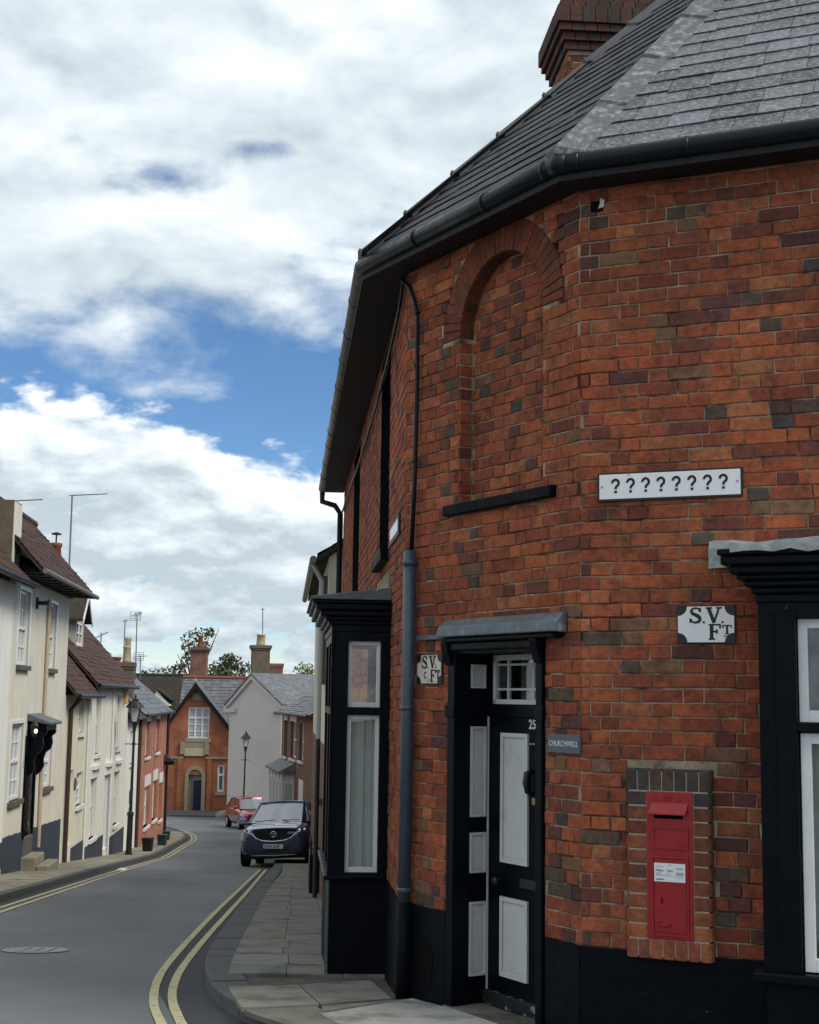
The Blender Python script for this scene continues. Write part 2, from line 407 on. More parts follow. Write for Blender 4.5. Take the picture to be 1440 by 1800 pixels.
def edge_strip(path, w, name):
    o = ribbon(path, w, name, MT['asphalt_edge'], .004); return struct(o)
edge_strip(offs(KR, .16), .36, 'gutter_strip')
edge_strip(offs(KL, -.12), .26, 'gutter_strip')
yr = [px2path([(290,1815),(283,1800),(270,1765),(277,1725),(300,1690),(340,1645),(380,1603),(420,1565),(458,1529)]),
      px2path([(328,1815),(318,1800),(304,1765),(305,1735),(322,1700),(360,1652),(400,1607),(435,1568),(468,1529)])]
for i, p in enumerate(yr): struct(ribbon(p, .064, 'yellow_line', MT['yellow'], .009))
for d in (-.22, -.40): struct(ribbon(offs(KL, d), .07, 'yellow_line', MT['yellow'], .009))
def resample(path, step):
    out = [path[0]]; acc = 0
    for a, b in zip(path, path[1:]):
        L_ = math.dist(a, b); d = step-acc
        while d <= L_:
            t = d/L_; out.append((a[0]+(b[0]-a[0])*t, a[1]+(b[1]-a[1])*t)); d += step
        acc = (acc+L_) % step
    return out
def kerbs(name, outer, inner_fn, step, h):
    par = bpy.data.objects.new(name, None); COL.objects.link(par); par['kind'] = 'structure'
    pts = resample(outer, step)
    par.location = (*pts[0], zg(pts[0][1]))
    for i, (a, b) in enumerate(zip(pts, pts[1:])):
        ia, ib = inner_fn(a, b, i, pts)
        def sh(p, q, t=.006):
            L_ = math.dist(p, q); return (p[0]+(q[0]-p[0])*t/L_, p[1]+(q[1]-p[1])*t/L_)
        hh = h+random.uniform(-.006, .006)
        c = [sh(a, b), sh(b, a), sh(ib, ia), sh(ia, ib)]
        MB().box8([(*p, zg(p[1])-.08) for p in c]+[(*p, zg(p[1])+hh) for p in c]).build('kerb_stone', MT['kerb'], par, bevel=.015)
def inn(w):
    def f(a, b, i, pts):
        def nrm(k):
            p, q = pts[max(k-1, 0)], pts[min(k+1, len(pts)-1)]
            t = Vector((q[0]-p[0], q[1]-p[1])).normalized(); return -t.y, t.x
        na, nb = nrm(i), nrm(i+1)
        return (a[0]+na[0]*w, a[1]+na[1]*w), (b[0]+nb[0]*w, b[1]+nb[1]*w)
    return f
kerbs('kerb', KR, inn(-.27), .62, .11)
kerbs('kerb', KL, inn(.14), .9, .12)
# pavements: base sheet in the setting, slabs one by one on it
def slabcol(k=1.0):
    v = random.uniform(.88, 1.12)*k; w = random.uniform(-.006, .006)
    return ((.150+w)*v, .146*v, (.128-w)*v)
def slab(par, poly, dz, col, th=.03):
    c = Vector((sum(p[0] for p in poly)/len(poly), sum(p[1] for p in poly)/len(poly)))
    q = []
    for p in poly:
        d = Vector((p[0], p[1]))-c; L_ = max(d.length, .01); d = d*(1-.006/L_); q.append(c+d)
    jz = random.uniform(-.003, .003)
    m = MB(); n = len(q)
    vs = [(p.x, p.y, zg(p.y)+dz-th) for p in q]+[(p.x, p.y, zg(p.y)+dz+jz) for p in q]
    m.add(vs, [list(range(n, 2*n))]+[(i, (i+1) % n, n+(i+1) % n, n+i) for i in range(n)], col)
    return m.build('paving_slab', MT['slab'], par)
def lerp(a, b, t): return (a[0]+(b[0]-a[0])*t, a[1]+(b[1]-a[1])*t)
def wallC(Y): return .819-.0857*Y
# right pavement
m = MB()
Lp = [p for p in KRi]
for a, b in zip(Lp, Lp[1:]):
    ra = (max(wallC(a[1])+.4, a[0]+.3), a[1]) if a[1] > 9.9 else (4.5, a[1]-1.0)
    rb = (max(wallC(b[1])+.4, b[0]+.3), b[1]) if b[1] > 9.9 else (4.5, b[1]-1.0)
    m.poly([(*a, zg(a[1])+.085), (*ra, zg(ra[1])+.085), (*rb, zg(rb[1])+.085), (*b, zg(b[1])+.085)])
pvR = struct(m.build('pavement', MT['joint']))
rows = [p for p in resample(KRi, .05) if p[1] > 11.0]
i = 0; k = 0
while i < len(rows)-20:
    L_ = int(random.uniform(.55, .95)/.05) if rows[i][1] < 30 else 26
    a, b = rows[i], rows[min(i+L_, len(rows)-1)]
    wa, wb = (wallC(a[1])+.05, a[1]), (wallC(b[1])+.05, b[1])
    cuts = [0, .36+random.uniform(-.03, .03), .70, 1] if rows[i][1] < 30 else [0, 1]
    for c0, c1 in zip(cuts, cuts[1:]): slab(pvR, [lerp(a, wa, c0), lerp(a, wa, c1), lerp(b, wb, c1), lerp(b, wb, c0)], .115, slabcol(1.2))
    i += L_; k += 1
for pxs, kk in (([(404,1743),(425,1771),(562,1765),(524,1731),(402,1734)], .95), ([(526,1731),(564,1765),(690,1755),(650,1722)], 1.0),
                ([(428,1775),(556,1769),(605,1800),(640,1822),(505,1803),(446,1783)], .8), ([(566,1769),(700,1758),(716,1757),(566,1779)], .85)):
    slab(pvR, [p[:2] for p in gpoly(pxs, .115)], .115, slabcol(kk*1.35))
q = [p[:2] for p in gpoly([(560,1783),(725,1756),(800,1775),(910,1812),(700,1830),(640,1822)], .115)]
slab(pvR, q, .118, (.30, .295, .275))
# left pavement
XD = lambda Y: -5.5-.082*Y
m = MB(); KLi = offs(KL, .14)
for a, b in zip(KLi, KLi[1:]):
    wa = (min(XD(a[1])-.4, a[0]-.5), a[1]); wb = (min(XD(b[1])-.4, b[0]-.5), b[1])
    m.poly([(*a, zg(a[1])+.09), (*b, zg(b[1])+.09), (*wb, zg(wb[1])+.09), (*wa, zg(wa[1])+.09)])
pvL = struct(m.build('pavement', MT['joint']))
rows = [p for p in resample(KLi, .05) if p[1] > 17]
i = 0
while i < len(rows)-18 and rows[i][1] < 66:
    L_ = int(random.uniform(.7, 1.05)/.05)
    a, b = rows[i], rows[i+L_]
    wa, wb = (min(XD(a[1]), a[0]-.5), a[1]), (min(XD(b[1]), b[0]-.5), b[1])
    c = .5+random.uniform(-.05, .05)
    for c0, c1 in ((0, c), (c, 1)):
        col = tuple(x*y for x, y in zip(slabcol(1.55), (1.06, 1, .86)))
        slab(pvL, [lerp(a, wa, c0), lerp(a, wa, c1), lerp(b, wb, c1), lerp(b, wb, c0)], .122, col)
    i += L_
# far pavement before the gabled hall
m = MB()
fp = [gnd(285, 1433), gnd(400, 1437), gnd(402, 1428), gnd(285, 1424)]
m.prism([(-24, 83.0, zg(83)-.1), (-9.0, 81.5, zg(81.5)-.1), (-9.0, 90, zg(90)-.1), (-24, 90, zg(90)-.1)], (0, 0, .22))
struct(m.build('pavement', MT['kerb']))
# manhole cover
c = gnd(62, 1670, .006)
mh = thing('manhole_cover', 'round grey iron manhole cover set in the road surface', 'manhole cover', c)
m = MB(); m.add([(c.x+.31*math.cos(w), c.y+.31*math.sin(w), zg(c.y+.31*math.sin(w))+.007) for w in [2*math.pi*k/24 for k in range(24)]], [list(range(24))]); m.build('frame', MT['cast'], mh)
m = MB()
for dx in (-.12, 0, .12):
    for dy in (-.13, 0, .13):
        x, y = c.x+dx, c.y+dy; m.fbox(Fr((x, y), (1, 0)), -.04, .04, -.045, .045, zg(y)+.006, zg(y)+.014)
m.build('lid', MT['cast'], mh)
# ------------------------------------------------------------------ corner building: A = right front, B = canted corner with door, C = street side
def azr(a): a = R(a); return (math.sin(a), math.cos(a))
PAB = (0.9965, 8.2411); PBC = (-0.0353, 9.9698)
dA = azr(180-66.46); dB = azr(180-30.83); dC = azr(180-4.9)
A = Fr(PAB, dA); B = Fr(PBC, dB); C = Fr(PBC, dC)
WB = 2.013; LC = 11.0
house = thing('corner_building', 'red brick corner building with black paintwork, blind arch and slate roof', 'building', (*PAB, 0))
COURSE = .08; SP = .236; HP = .118; JT = .0036
PAL = [((.34, .094, .040), 34), ((.30, .080, .037), 28), ((.25, .063, .033), 18), ((.36, .122, .054), 8), ((.165, .050, .037), 10), ((.115, .045, .040), 4), ((.095, .068, .050), 3), ((.20, .105, .06), 3)]
def bcol(pal=PAL, k=1.0):
    t = random.uniform(0, sum(w for _, w in pal))
    for c, w in pal:
        t -= w
        if t <= 0: break
    v = random.uniform(.86, 1.14)*k
    return tuple(x*v*random.uniform(.95, 1.05) for x in c)
BR = []                                                     # (frame, 4 pts (s,z), o, colour)
def lay(fr, s0, s1, z0, z1, holes, o=0.0, phase=0.0, k=1.0):
    n0, n1 = math.ceil(z0/COURSE-1e-6), math.floor(z1/COURSE+1e-6)
    for n in range(n0, n1):
        za, zb = n*COURSE, (n+1)*COURSE; zc = (za+zb)/2
        free = [(s0, s1)]
        for h in holes:
            iv = h(zc)
            if not iv: continue
            nf = []
            for a, b in free:
                if iv[1] <= a or iv[0] >= b: nf.append((a, b)); continue
                if iv[0] > a: nf.append((a, iv[0]))
                if iv[1] < b: nf.append((iv[1], b))
            free = nf
        x = s0-SP-HP+phase+(0 if n % 2 else (SP+HP)/2)+random.uniform(-.008, .008); kind = 0
        if n % 3 == 0 and random.random() < .3: kind = 1
        while x < s1:
            w = SP if kind == 0 else HP
            if kind == 0 and random.random() < .06: w = HP
            w_ = w+random.uniform(-.006, .006)
            for a, b in free:
                p, q = max(a, x), min(b, x+w_)
                if q-p > .035:
                    dz = random.uniform(-.002, .002)
                    w0_ = fr.P(p, 0, zc); n1_ = mnoise.noise(w0_*.9); n2_ = mnoise.noise(w0_*2.3+Vector((7, 3, 1)))
                    c = bcol([(cc, wt*(1 if max(cc) > .2 else max(.15, .8+2.4*n2_))) for cc, wt in PAL], k)
                    c = tuple(x*(1+.22*n1_+.12*n2_) for x in c)
                    if kind == 1 and random.random() < .08: c = bcol([((.10, .075, .055), 3), ((.115, .05, .045), 3), ((.07, .062, .055), 2)], k)
                    BR.append((fr, [(p+JT, za+JT+dz), (q-JT, za+JT+dz), (q-JT, zb-JT+dz), (p+JT, zb-JT+dz)], o, c))
            x += w_; kind = 1-kind
def brick_geo(m, b):
    fr, pts, o, col = b
    o += random.uniform(-.0025, .0025)
    cx = sum(p[0] for p in pts)/4; cz = sum(p[1] for p in pts)/4
    J = lambda: random.uniform(-.0026, .0026)
    out = [(p[0]+J(), p[1]+J()) for p in pts]
    ins = []
    for p in out:
        ds, dz = cx-p[0], cz-p[1]; ins.append((p[0]+math.copysign(min(.005, abs(ds)*.4), ds), p[1]+math.copysign(min(.005, abs(dz)*.4), dz)))
    v = [fr.P(p[0], o-.03, p[1]) for p in out]+[fr.P(p[0], o-.005, p[1]) for p in out]+[fr.P(p[0], o+random.uniform(-.0012, .0012), p[1]) for p in ins]
    f = [(8, 9, 10, 11)]
    for i in range(4):
        j = (i+1) % 4; f += [(i, j, 4+j, 4+i), (4+i, 4+j, 8+j, 8+i)]
    m.add(v, f, col)

# measured positions
ZT = 5.26
zplA = A.sz(1180, 1689)[1]; zplB = B.sz(850, 1622)[1]; zpl = round((zplA+zplB)/2/COURSE)*COURSE
# --- openings
nS0, nS1 = B.sz(806, 800)[0], B.sz(953, 800)[0]
nC, nR = (nS0+nS1)/2, (nS1-nS0)/2
nTop = B.sz(890, 438)[1]; nSpr = nTop-nR
nBot = B.sz(800, 893)[1]
RO = .215
def niche_iv(z):
    if z < nBot: return None
    if z < nSpr: return (nS0, nS1)
    h = z-nSpr
    return (nC-math.sqrt((nR+RO)**2-h*h), nC+math.sqrt((nR+RO)**2-h*h)) if h < nR+RO else None
dS0, dS1 = B.sz(789, 1450)[0], B.sz(957, 1450)[0]
dTop = B.sz(870, 1120)[1]; dBot = B.sz(862, 1765, -.25)[1]
door_iv = lambda z: (dS0, dS1) if z < dTop else None
bS0 = A.sz(1336, 1400, .0)[0]+.02
bTop, bBot = A.sz(1380, 985)[1], A.sz(1400, 1712)[1]
bay_iv = lambda z: (bS0, 9) if bBot-.05 < z < bTop else None
pS0, pS1 = A.sz(1104, 1500)[0], A.sz(1252, 1500, .055)[0]
pZ0, pZ1 = A.sz(1180, 1690, .055)[1], A.sz(1180, 1351, .055)[1]
pier_iv = lambda z: (pS0, pS1) if pZ0 < z < pZ1 else None
cW = [(C.sz(670, 800)[0], C.sz(685, 800)[0], C.sz(676, 975)[1], 4.95), (C.sz(622, 900)[0], C.sz(632, 900)[0], C.sz(676, 975)[1], 4.95)]
lay(A, 0, 3.4, zpl, ZT, [bay_iv, pier_iv])
lay(B, 0, WB, zpl, ZT, [niche_iv, door_iv], phase=.05)
lay(C, -LC, 0, zpl-.64, ZT, [lambda z, w=w: (w[0], w[1]) if w[2] < z < w[3] else None for w in cW]+[lambda z: (-3.05, -1.33) if z < 3.05 else None])
lay(B, nS0, nS1, nBot, nTop, [lambda z: None], o=-.107, phase=.03)
BR[:] = [b for b in BR if not (b[0] is B and b[2] < -.05 and (max(p[1] for p in b[1]) > nSpr and math.hypot(max(abs(b[1][0][0]-nC), abs(b[1][1][0]-nC)), max(p[1] for p in b[1])-nSpr) > nR+.10))]
NV = 30
for i in range(NV):                                         # arch ring
    w0, w1 = math.pi*(i+.04)/NV, math.pi*(i+.96)/NV
    f = lambda w, r_: (nC+r_*math.cos(w), nSpr+r_*math.sin(w))
    BR.append((B, [f(w1, nR), f(w0, nR), f(w0, nR+RO-.008), f(w1, nR+RO-.008)], 0.0, bcol([((.185, .052, .027), 3), ((.165, .046, .027), 3), ((.20, .058, .03), 1)])))
# niche reveal bricks (left and right jambs, seen edge-on)
jl = Fr(B.P(nS0, 0, 0)[:2], (-B.n.x, -B.n.y)); 
for n in range(math.ceil(nBot/COURSE), int(nSpr/COURSE)):
    BR.append((jl, [(.006, n*COURSE+JT), (.102, n*COURSE+JT), (.102, (n+1)*COURSE-JT), (.006, (n+1)*COURSE-JT)], .005, bcol()))
# --- walls (mortar beds) and brick parts
wallA = MB().panel(A, 0, 3.4, -1.0, ZT+.02, [(bS0, 3.4, bBot, bTop)], o=-.008, rev=.3).build('front_wall', MT['mortar'], house)
m = MB().panel(B, 0, WB, -1.0, nSpr, [(nS0, nS1, nBot, nSpr), (dS0, dS1, -1.0, dTop)], o=-.008, rev=.0)
m.poly([B.P(0, -.008, nSpr), B.P(nC-nR-RO, -.008, nSpr), B.P(nC-nR-RO, -.008, ZT+.02), B.P(0, -.008, ZT+.02)])
m.poly([B.P(nC+nR+RO, -.008, nSpr), B.P(WB, -.008, nSpr), B.P(WB, -.008, ZT+.02), B.P(nC+nR+RO, -.008, ZT+.02)])
rv = MB()
cs_ = [(nC+nR*math.cos(math.pi*i/24), nSpr+nR*math.sin(math.pi*i/24)) for i in range(25)]
for (a, b), (c, d) in zip(cs_, cs_[1:]):
    k = (nR+RO)/nR
    m.poly([B.P(a, -.008, b), B.P(c, -.008, d), B.P(nC+(c-nC)*k, -.008, ZT+.02 if d > 9 else ZT+.02), B.P(nC+(a-nC)*k, -.008, ZT+.02)])
    rv.poly([B.P(a, -.004, b), B.P(c, -.004, d), B.P(c, -.13, d), B.P(a, -.13, b)], bcol([((.13, .042, .026), 1), ((.10, .036, .024), 1)]))  # soffit bricks coloured darker to hold the shade inside the arch
for s_ in (nS0, nS1): m.poly([B.P(s_, -.008, nBot-.05), B.P(s_, -.13, nBot-.05), B.P(s_, -.13, nSpr), B.P(s_, -.008, nSpr)])
m.poly([B.P(nS0-.01, -.115, nBot-.05), B.P(nS1+.01, -.115, nBot-.05), B.P(nS1+.01, -.115, nTop+.02), B.P(nS0-.01, -.115, nTop+.02)])
wallB = m.build('corner_wall', MT['mortar'], house)
rv.build('arch_soffit', MT['brick'], wallB)
wallC_ = MB().panel(C, -LC, 0, -3.0, ZT+.02, cW, o=-.008, rev=0).build('side_wall', MT['mortar'], house)
m = MB()                                                    # end gable and inner backs so that no light leaks through
m.poly([C.P(-LC, -.008, -3), C.P(-LC, -6, -3), C.P(-LC, -6, ZT), C.P(-LC, -.008, ZT)])
m.build('end_wall', MT['mortar'], house)
def parea(b):
    fr, pts, o, _ = b
    q = [proj(fr.P(p[0], o, p[1])) for p in pts]
    if any(x < 2 or x > 1438 or y < 2 or y > 1798 for x, y in q): return 0
    return abs(sum(q[i][0]*q[(i+1) % 4][1]-q[(i+1) % 4][0]*q[i][1] for i in range(4)))/2
BR.sort(key=parea, reverse=True)
for b in BR[:300]:
    m = MB(); brick_geo(m, b); m.build('brick', MT['brick'], wallA if b[0] is A else wallB if b[0] is B else wallC_)
m = MB()
for b in BR[300:]: brick_geo(m, b)
m.build('brickwork', MT['brick'], house, kind='stuff')
# --- pier of round-edged bricks round the post box
pier = MB().fbox(A, pS0+.02, pS1-.022, -.05, .051, pZ0+.016, pZ1-.016).build('post_box_surround', MT['mortar_new'], house)
bx0, bx1 = A.sz(1137, 1500, .055)[0], A.sz(1219, 1500, .055)[0]
bz0, bz1 = A.sz(1180, 1653, .055)[1], A.sz(1180, 1392, .055)[1]
def round_brick(s0, s1, z0, z1, col, side):
    m = MB(); oc = .056
    prof = [(s0, -.04)]
    if side < 0: prof += [(s0, oc-.03), (s0+.009, oc-.009), (s0+.03, oc), (s1, oc), (s1, -.04)]
    elif side > 0: prof += [(s0, oc), (s1-.03, oc), (s1-.009, oc-.009), (s1, oc-.03), (s1, -.04)]
    else: prof += [(s0, oc), (s1, oc), (s1, -.04)]
    m.prism([A.P(a, o, z0) for a, o in prof], (0, 0, z1-z0), col)
    return m.build('brick', MT['brick'], pier, bevel=.004)
nc = round((bz1-bz0)/.0805)
DK = [((.085, .055, .045), 3), ((.06, .05, .045), 2), ((.12, .06, .045), 2)]
BRN = [((.19, .065, .038), 3), ((.24, .078, .04), 3), ((.15, .055, .04), 2)]
for i in range(nc):
    z0 = bz0+(bz1-bz0)*i/nc; z1 = bz0+(bz1-bz0)*(i+1)/nc
    pal = [((.40, .135, .05), 2), ((.34, .11, .045), 2)] if i < 2 else (DK if i >= nc-1 else BRN)
    round_brick(pS0, bx0-.004, z0+.0045, z1-.0045, bcol(pal), -1)
    round_brick(bx1+.004, pS1, z0+.0045, z1-.0045, bcol(pal), 1)
for z0, z1, pal in ((pZ0, bz0, [((.38, .13, .05), 2), ((.30, .09, .045), 2), ((.22, .075, .045), 1)]), (bz1, pZ1, [((.085, .066, .055), 2), ((.062, .055, .052), 2), ((.10, .07, .05), 2)])):
    n = 7
    for i in range(n):
        a, b = pS0+(pS1-pS0)*i/n, pS0+(pS1-pS0)*(i+1)/n
        round_brick(a+(.003 if i else 0), b-(.003 if i < n-1 else 0), z0+.005, z1-.005, bcol(pal), -1 if i == 0 else 1 if i == n-1 else 0)
# --- painted plinths
m = MB(); m.fbox(A, .0, bS0+.3, -.03, .010, -1, zpl); m.build('plinth', MT['plinth'], house, bevel=.004)
m = MB(); m.fbox(B, 0, dS0-.02, -.03, .010, -1, zpl); m.build('plinth', MT['plinth'], house, bevel=.004)
m = MB(); m.fbox(B, dS1+.02, WB, -.03, .010, -1, zpl); m.build('plinth', MT['plinth'], house, bevel=.004)
m = MB(); m.fbox(C, -1.32, 0, -.03, .010, -1, zpl); m.fbox(C, -LC, -2.95, -.03, .010, -3, zpl-.64); m.build('plinth', MT['plinth'], house, bevel=.004)
# coal hole in the plinth left of the door
a, z = B.sz(752, 1690)
m = MB(); m.prism([B.P(a-.07, .008, z-.15), B.P(a+.07, .008, z-.15), B.P(a+.075, .008, z+.05), B.P(a+.04, .008, z+.13), B.P(a-.03, .008, z+.13), B.P(a-.07, .008, z+.04)], B.n*.006); m.build('coal_hole', MT['redd'], house)
# --- blind arch sill
a0, z0 = B.sz(777, 908, .05); a1, z1 = B.sz(966, 872, .05)
m = MB(); z = (z0+z1)/2
m.box8([B.P(a0,-.12,z), B.P(a1,-.12,z), B.P(a1,.05,z), B.P(a0,.05,z), B.P(a0,-.12,z+.085), B.P(a1,-.12,z+.085), B.P(a1,.05,z+.07), B.P(a0,.05,z+.07)])
m.build('niche_sill', MT['plinth'], house, bevel=.008)

# --- door, frame, lining, fanlight, hood
RC = -.25
m = MB()
jw = .085; jr = .062
ztr0, ztr1 = B.sz(905, 1258, RC)[1], B.sz(905, 1238, RC)[1]
for a, b in ((dS0, dS0+jw), (dS1-jr, dS1)):
    m.fbox(B, a, b, -.10, .022, -.6, dTop)
m.fbox(B, dS0+jw, dS1-jr, -.10, .02, dTop-.10, dTop)
m.fbox(B, dS0-.02, dS0+jw+.006, .0, .03, ztr0-.02, ztr0+.06)     # little impost block
m.fbox(B, dS1-jr-.01, dS1+.015, .0, .03, ztr0-.02, ztr0+.06)
frame = m.build('door_frame', MT['black'], house, bevel=.006)
# panelled lining on the left of the recess (faces right) and ceiling/right cheek
LN = Fr(B.P(dS0+jw-.01, -.10, 0)[:2], (-B.n.x, -B.n.y))         # s runs inwards
lin = MB().fbox(LN, -.0, .16, -.05, 0.0, -.6, dTop).build('door_lining', MT['black'], house)
m = MB(); m.fbox(B, dS1-jr+.002, dS1+.05, -.27, -.10, -.6, dTop); m.fbox(B, dS0, dS1, -.27, -.10, dTop-.05, dTop-.004); m.build('door_lining', MT['black'], house)
def raised_panel(fr, s0, s1, z0, z1, o, mat, par, mould=.022, name='panel'):
    m = MB()
    m.panel(fr, s0, s1, z0, z1, [(s0+mould, s1-mould, z0+mould, z1-mould)], o=o+.015, rev=.015)
    for a, b, c, d in ((s0, s1, z0, z0), (s0, s1, z1, z1)): m.poly([fr.P(a, o, c), fr.P(b, o, c), fr.P(b, o+.015, c), fr.P(a, o+.015, c)])
    for a in (s0, s1): m.poly([fr.P(a, o, z0), fr.P(a, o+.015, z0), fr.P(a, o+.015, z1), fr.P(a, o, z1)])
    m.poly([fr.P(s0+mould, o+.0015, z0+mould), fr.P(s1-mould, o+.0015, z0+mould), fr.P(s1-mould, o+.0015, z1-mould), fr.P(s0+mould, o+.0015, z1-mould)])
    m2 = mould+.012
    m.fbox(fr, s0+m2, s1-m2, o-.006, o+.0055, z0+m2, z1-m2)
    return m.build(name, mat, par, bevel=.002)
for y0, y1 in ((1168, 1210), (1277, 1435), (1464, 1533), (1586, 1713)):
    s0, zt = LN.sz(822, y0); s1, zb = LN.sz(853, y1)
    raised_panel(LN, max(.012, s0), min(.15, s1), zb, zt, .0, MT['panelw'], lin, .014)
DR0, DR1 = dS0+jw-.005, dS1-.02
zd1 = ztr0-.012
door = MB().fbox(B, DR0+.012, DR1, RC-.045, RC, dBot+.02, zd1).build('door', MT['black'], house, bevel=.004)
MB().fbox(B, DR0, DR0+.012, RC-.045, RC+.006, dBot, zd1+.012).build('door_stop', MT['panelw'], house)
dc = B.sz(941, 1500, RC)[0]
def psz(px, py): return B.sz(px, py, RC)
pl0, pl1 = psz(882, 1500)[0], psz(930, 1500)[0]
zu1, zu0 = psz(905, 1289)[1], psz(905, 1519)[1]; zl1, zl0 = psz(905, 1580)[1], psz(905, 1722)[1]
for s0, s1 in ((pl0, pl1), (2*dc-pl1, 2*dc-pl0)):
    raised_panel(B, s0, s1, zu0, zu1, RC, MT['panelw'], door, .026)
    raised_panel(B, s0, s1, zl0, zl1, RC, MT['panelw'], door, .026)
a, z = psz(882, 1548)
kn = MB(); c = B.P(a, RC, z); kn.tube([c, c+B.n*.02, c+B.n*.03, c+B.n*.045, c+B.n*.062, c+B.n*.07], [.016, .012, .014, .028, .026, .008], 14); kn.build('knob', MT['iron'], door, smooth=True)
a, z = psz(918, 1553); MB().fbox(B, a-.02, a+.17, RC, RC+.008, z-.03, z+.03).build('letter_plate', MT['iron'], door, bevel=.004)
a, z = psz(936, 1375)
kn = MB(); c = B.P(a, RC, z); kn.tube([c+Vector((0,0,.07)), c+B.n*.045+Vector((0,0,.05)), c+B.n*.05, c+B.n*.04-Vector((0,0,.06)), c-Vector((0,0,.08))], [.015, .02, .022, .016, .010], 10); kn.build('knocker', MT['iron'], door, smooth=True)
a, z = psz(939, 1409); MB().fbox(B, a-.018, a+.018, RC, RC+.007, z-.022, z+.022).build('lock', MT['brass'], door, bevel=.003)
MB().fbox(B, DR0, DR1, RC-.02, RC+.035, dBot+.005, dBot+.09).build('weather_board', material('peeling_board', (.012, .014, .017), .6, .3, chips=((.22, .22, .20), 11, .56), bump=.4), door, bevel=.008)
MB().fbox(B, dS0, dS1, RC-.1, .04, dBot-.3, dBot).build('step', material('stone_step', (.15, .14, .115), .85, .2, var=.2, vscale=6, bump=.3, bscale=60), house, bevel=.01)
# fanlight
m = MB(); fz0, fz1 = ztr1, dTop-.10
fs0, fs1 = B.sz(868, 1190, RC)[0], DR1
m.fbox(B, DR0, DR1, RC-.05, RC+.012, ztr0-.012, ztr1)
m.build('transom', MT['black'], house, bevel=.005)
m = MB()
for a, b, c, d in ((fs0, fs0+.03, fz0, fz1), (fs1-.03, fs1, fz0, fz1), (fs0, fs1, fz0, fz0+.03), (fs0, fs1, fz1-.035, fz1)): m.fbox(B, a, b, RC-.03, RC+.004, c, d)
for t in (.18, .50, .82): x = fs0+(fs1-fs0)*t; m.fbox(B, x-.008, x+.008, RC-.025, RC-.004, fz0+.03, fz1-.035)
for t in (.3, .80): z = fz0+(fz1-fz0)*t; m.fbox(B, fs0+.03, fs1-.03, RC-.024, RC-.005, z-.007, z+.007)
fl = m.build('fanlight', MT['panelw'], house)
MB().poly([B.P(fs0, RC-.018, fz0), B.P(fs1, RC-.018, fz0), B.P(fs1, RC-.018, fz1), B.P(fs0, RC-.018, fz1)]).build('pane', MT['glass'], fl)
MB().fbox(B, DR0, fs0, RC-.04, RC, ztr1, dTop-.05).build('panel', MT['black'], fl)
m = MB(); m.panel(B, dS0-.3, dS1+.1, -.3, dTop+.2, o=-1.2); 
for s_ in (dS0-.3, dS1+.1): m.poly([B.P(s_, -.28, -.3), B.P(s_, -1.2, -.3), B.P(s_, -1.2, dTop+.2), B.P(s_, -.28, dTop+.2)])
m.poly([B.P(dS0-.3, -.28, dTop+.2), B.P(dS1+.1, -.28, dTop+.2), B.P(dS1+.1, -1.2, dTop+.2), B.P(dS0-.3, -1.2, dTop+.2)])
m.build('hallway', MT['room'], house)
MB().panel(B, dS0+.1, dS1-.35, ztr1-.3, dTop+.1, o=-.5).build('hall_curtain', MT['blind'], house)
# hood
h0, h1 = B.sz(767, 1115, .10)[0], B.sz(981, 1100, .07)[0]
hz = dTop+.005
m = MB(); HO = .105
m.prism([B.P(h0, 0, hz+.125), B.P(h0, .03, hz+.12), B.P(h0, HO-.012, hz+.07), B.P(h0, HO, hz+.005), B.P(h0, 0, hz+.0)], B.P(h1, 0, 0)-B.P(h0, 0, 0))
hood = m.build('door_hood', MT['lead'], house, bevel=.008)
m = MB(); m.fbox(B, h0+.03, h1-.03, 0, HO-.02, hz-.03, hz-.001); m.fbox(B, dS0-.02, dS1+.02, 0, .055, hz-.085, hz-.031); m.build('bed_mould', MT['black'], hood, bevel=.01)
for s_ in (dS0-.01, dS1-.06):
    m = MB(); m.prism([B.P(s_, .02, hz-.03), B.P(s_, HO-.025, hz-.03), B.P(s_, .065, hz-.10), B.P(s_, .04, hz-.17), B.P(s_, .02, hz-.18)], B.d*.075); m.build('bracket', MT['black'], hood, bevel=.006)
a0, z0 = B.sz(728, 1128, .02); m = MB(); m.fbox(B, a0, h0, .0, .025, hz+.0, hz+.03); m.build('flashing', MT['lead'], hood)
# --- downpipe on the canted corner
pl = lambda px, py, o=.06: B.P(*((lambda q: (q[0], o, q[1]))(B.sz(px, py, o))))
m = MB(); m.tube([pl(721, 968), pl(716.5, 1250), pl(710, 1600)], .044, 16)
for y in (985, 1240, 1560):
    x = 721+(710-721)*(y-968)/632; m.tube([pl(x, y), pl(x, y+9)], .050, 16)
m.build('downpipe', MT['pipe'], house, smooth=True)
m = MB(); m.tube([pl(710.5, 1585), pl(707, 1790)], .047, 14); m.build('downpipe', MT['plinth'], house, smooth=True)
m = MB(); m.tube([B.P(-.02, .04, ZT-.25)]+[pl(x, y, .035) for x, y in ((720, 505), (729, 530), (734, 560), (733, 700), (729, 850), (723, 972))], .016, 10)
for y in (548, 642, 810): x = 734.5-(y-560)*.026; m.tube([pl(x, y, .035), pl(x, y+3, .035)], .021, 10)
m.build('waste_pipe', MT['gutter'], house, smooth=True)

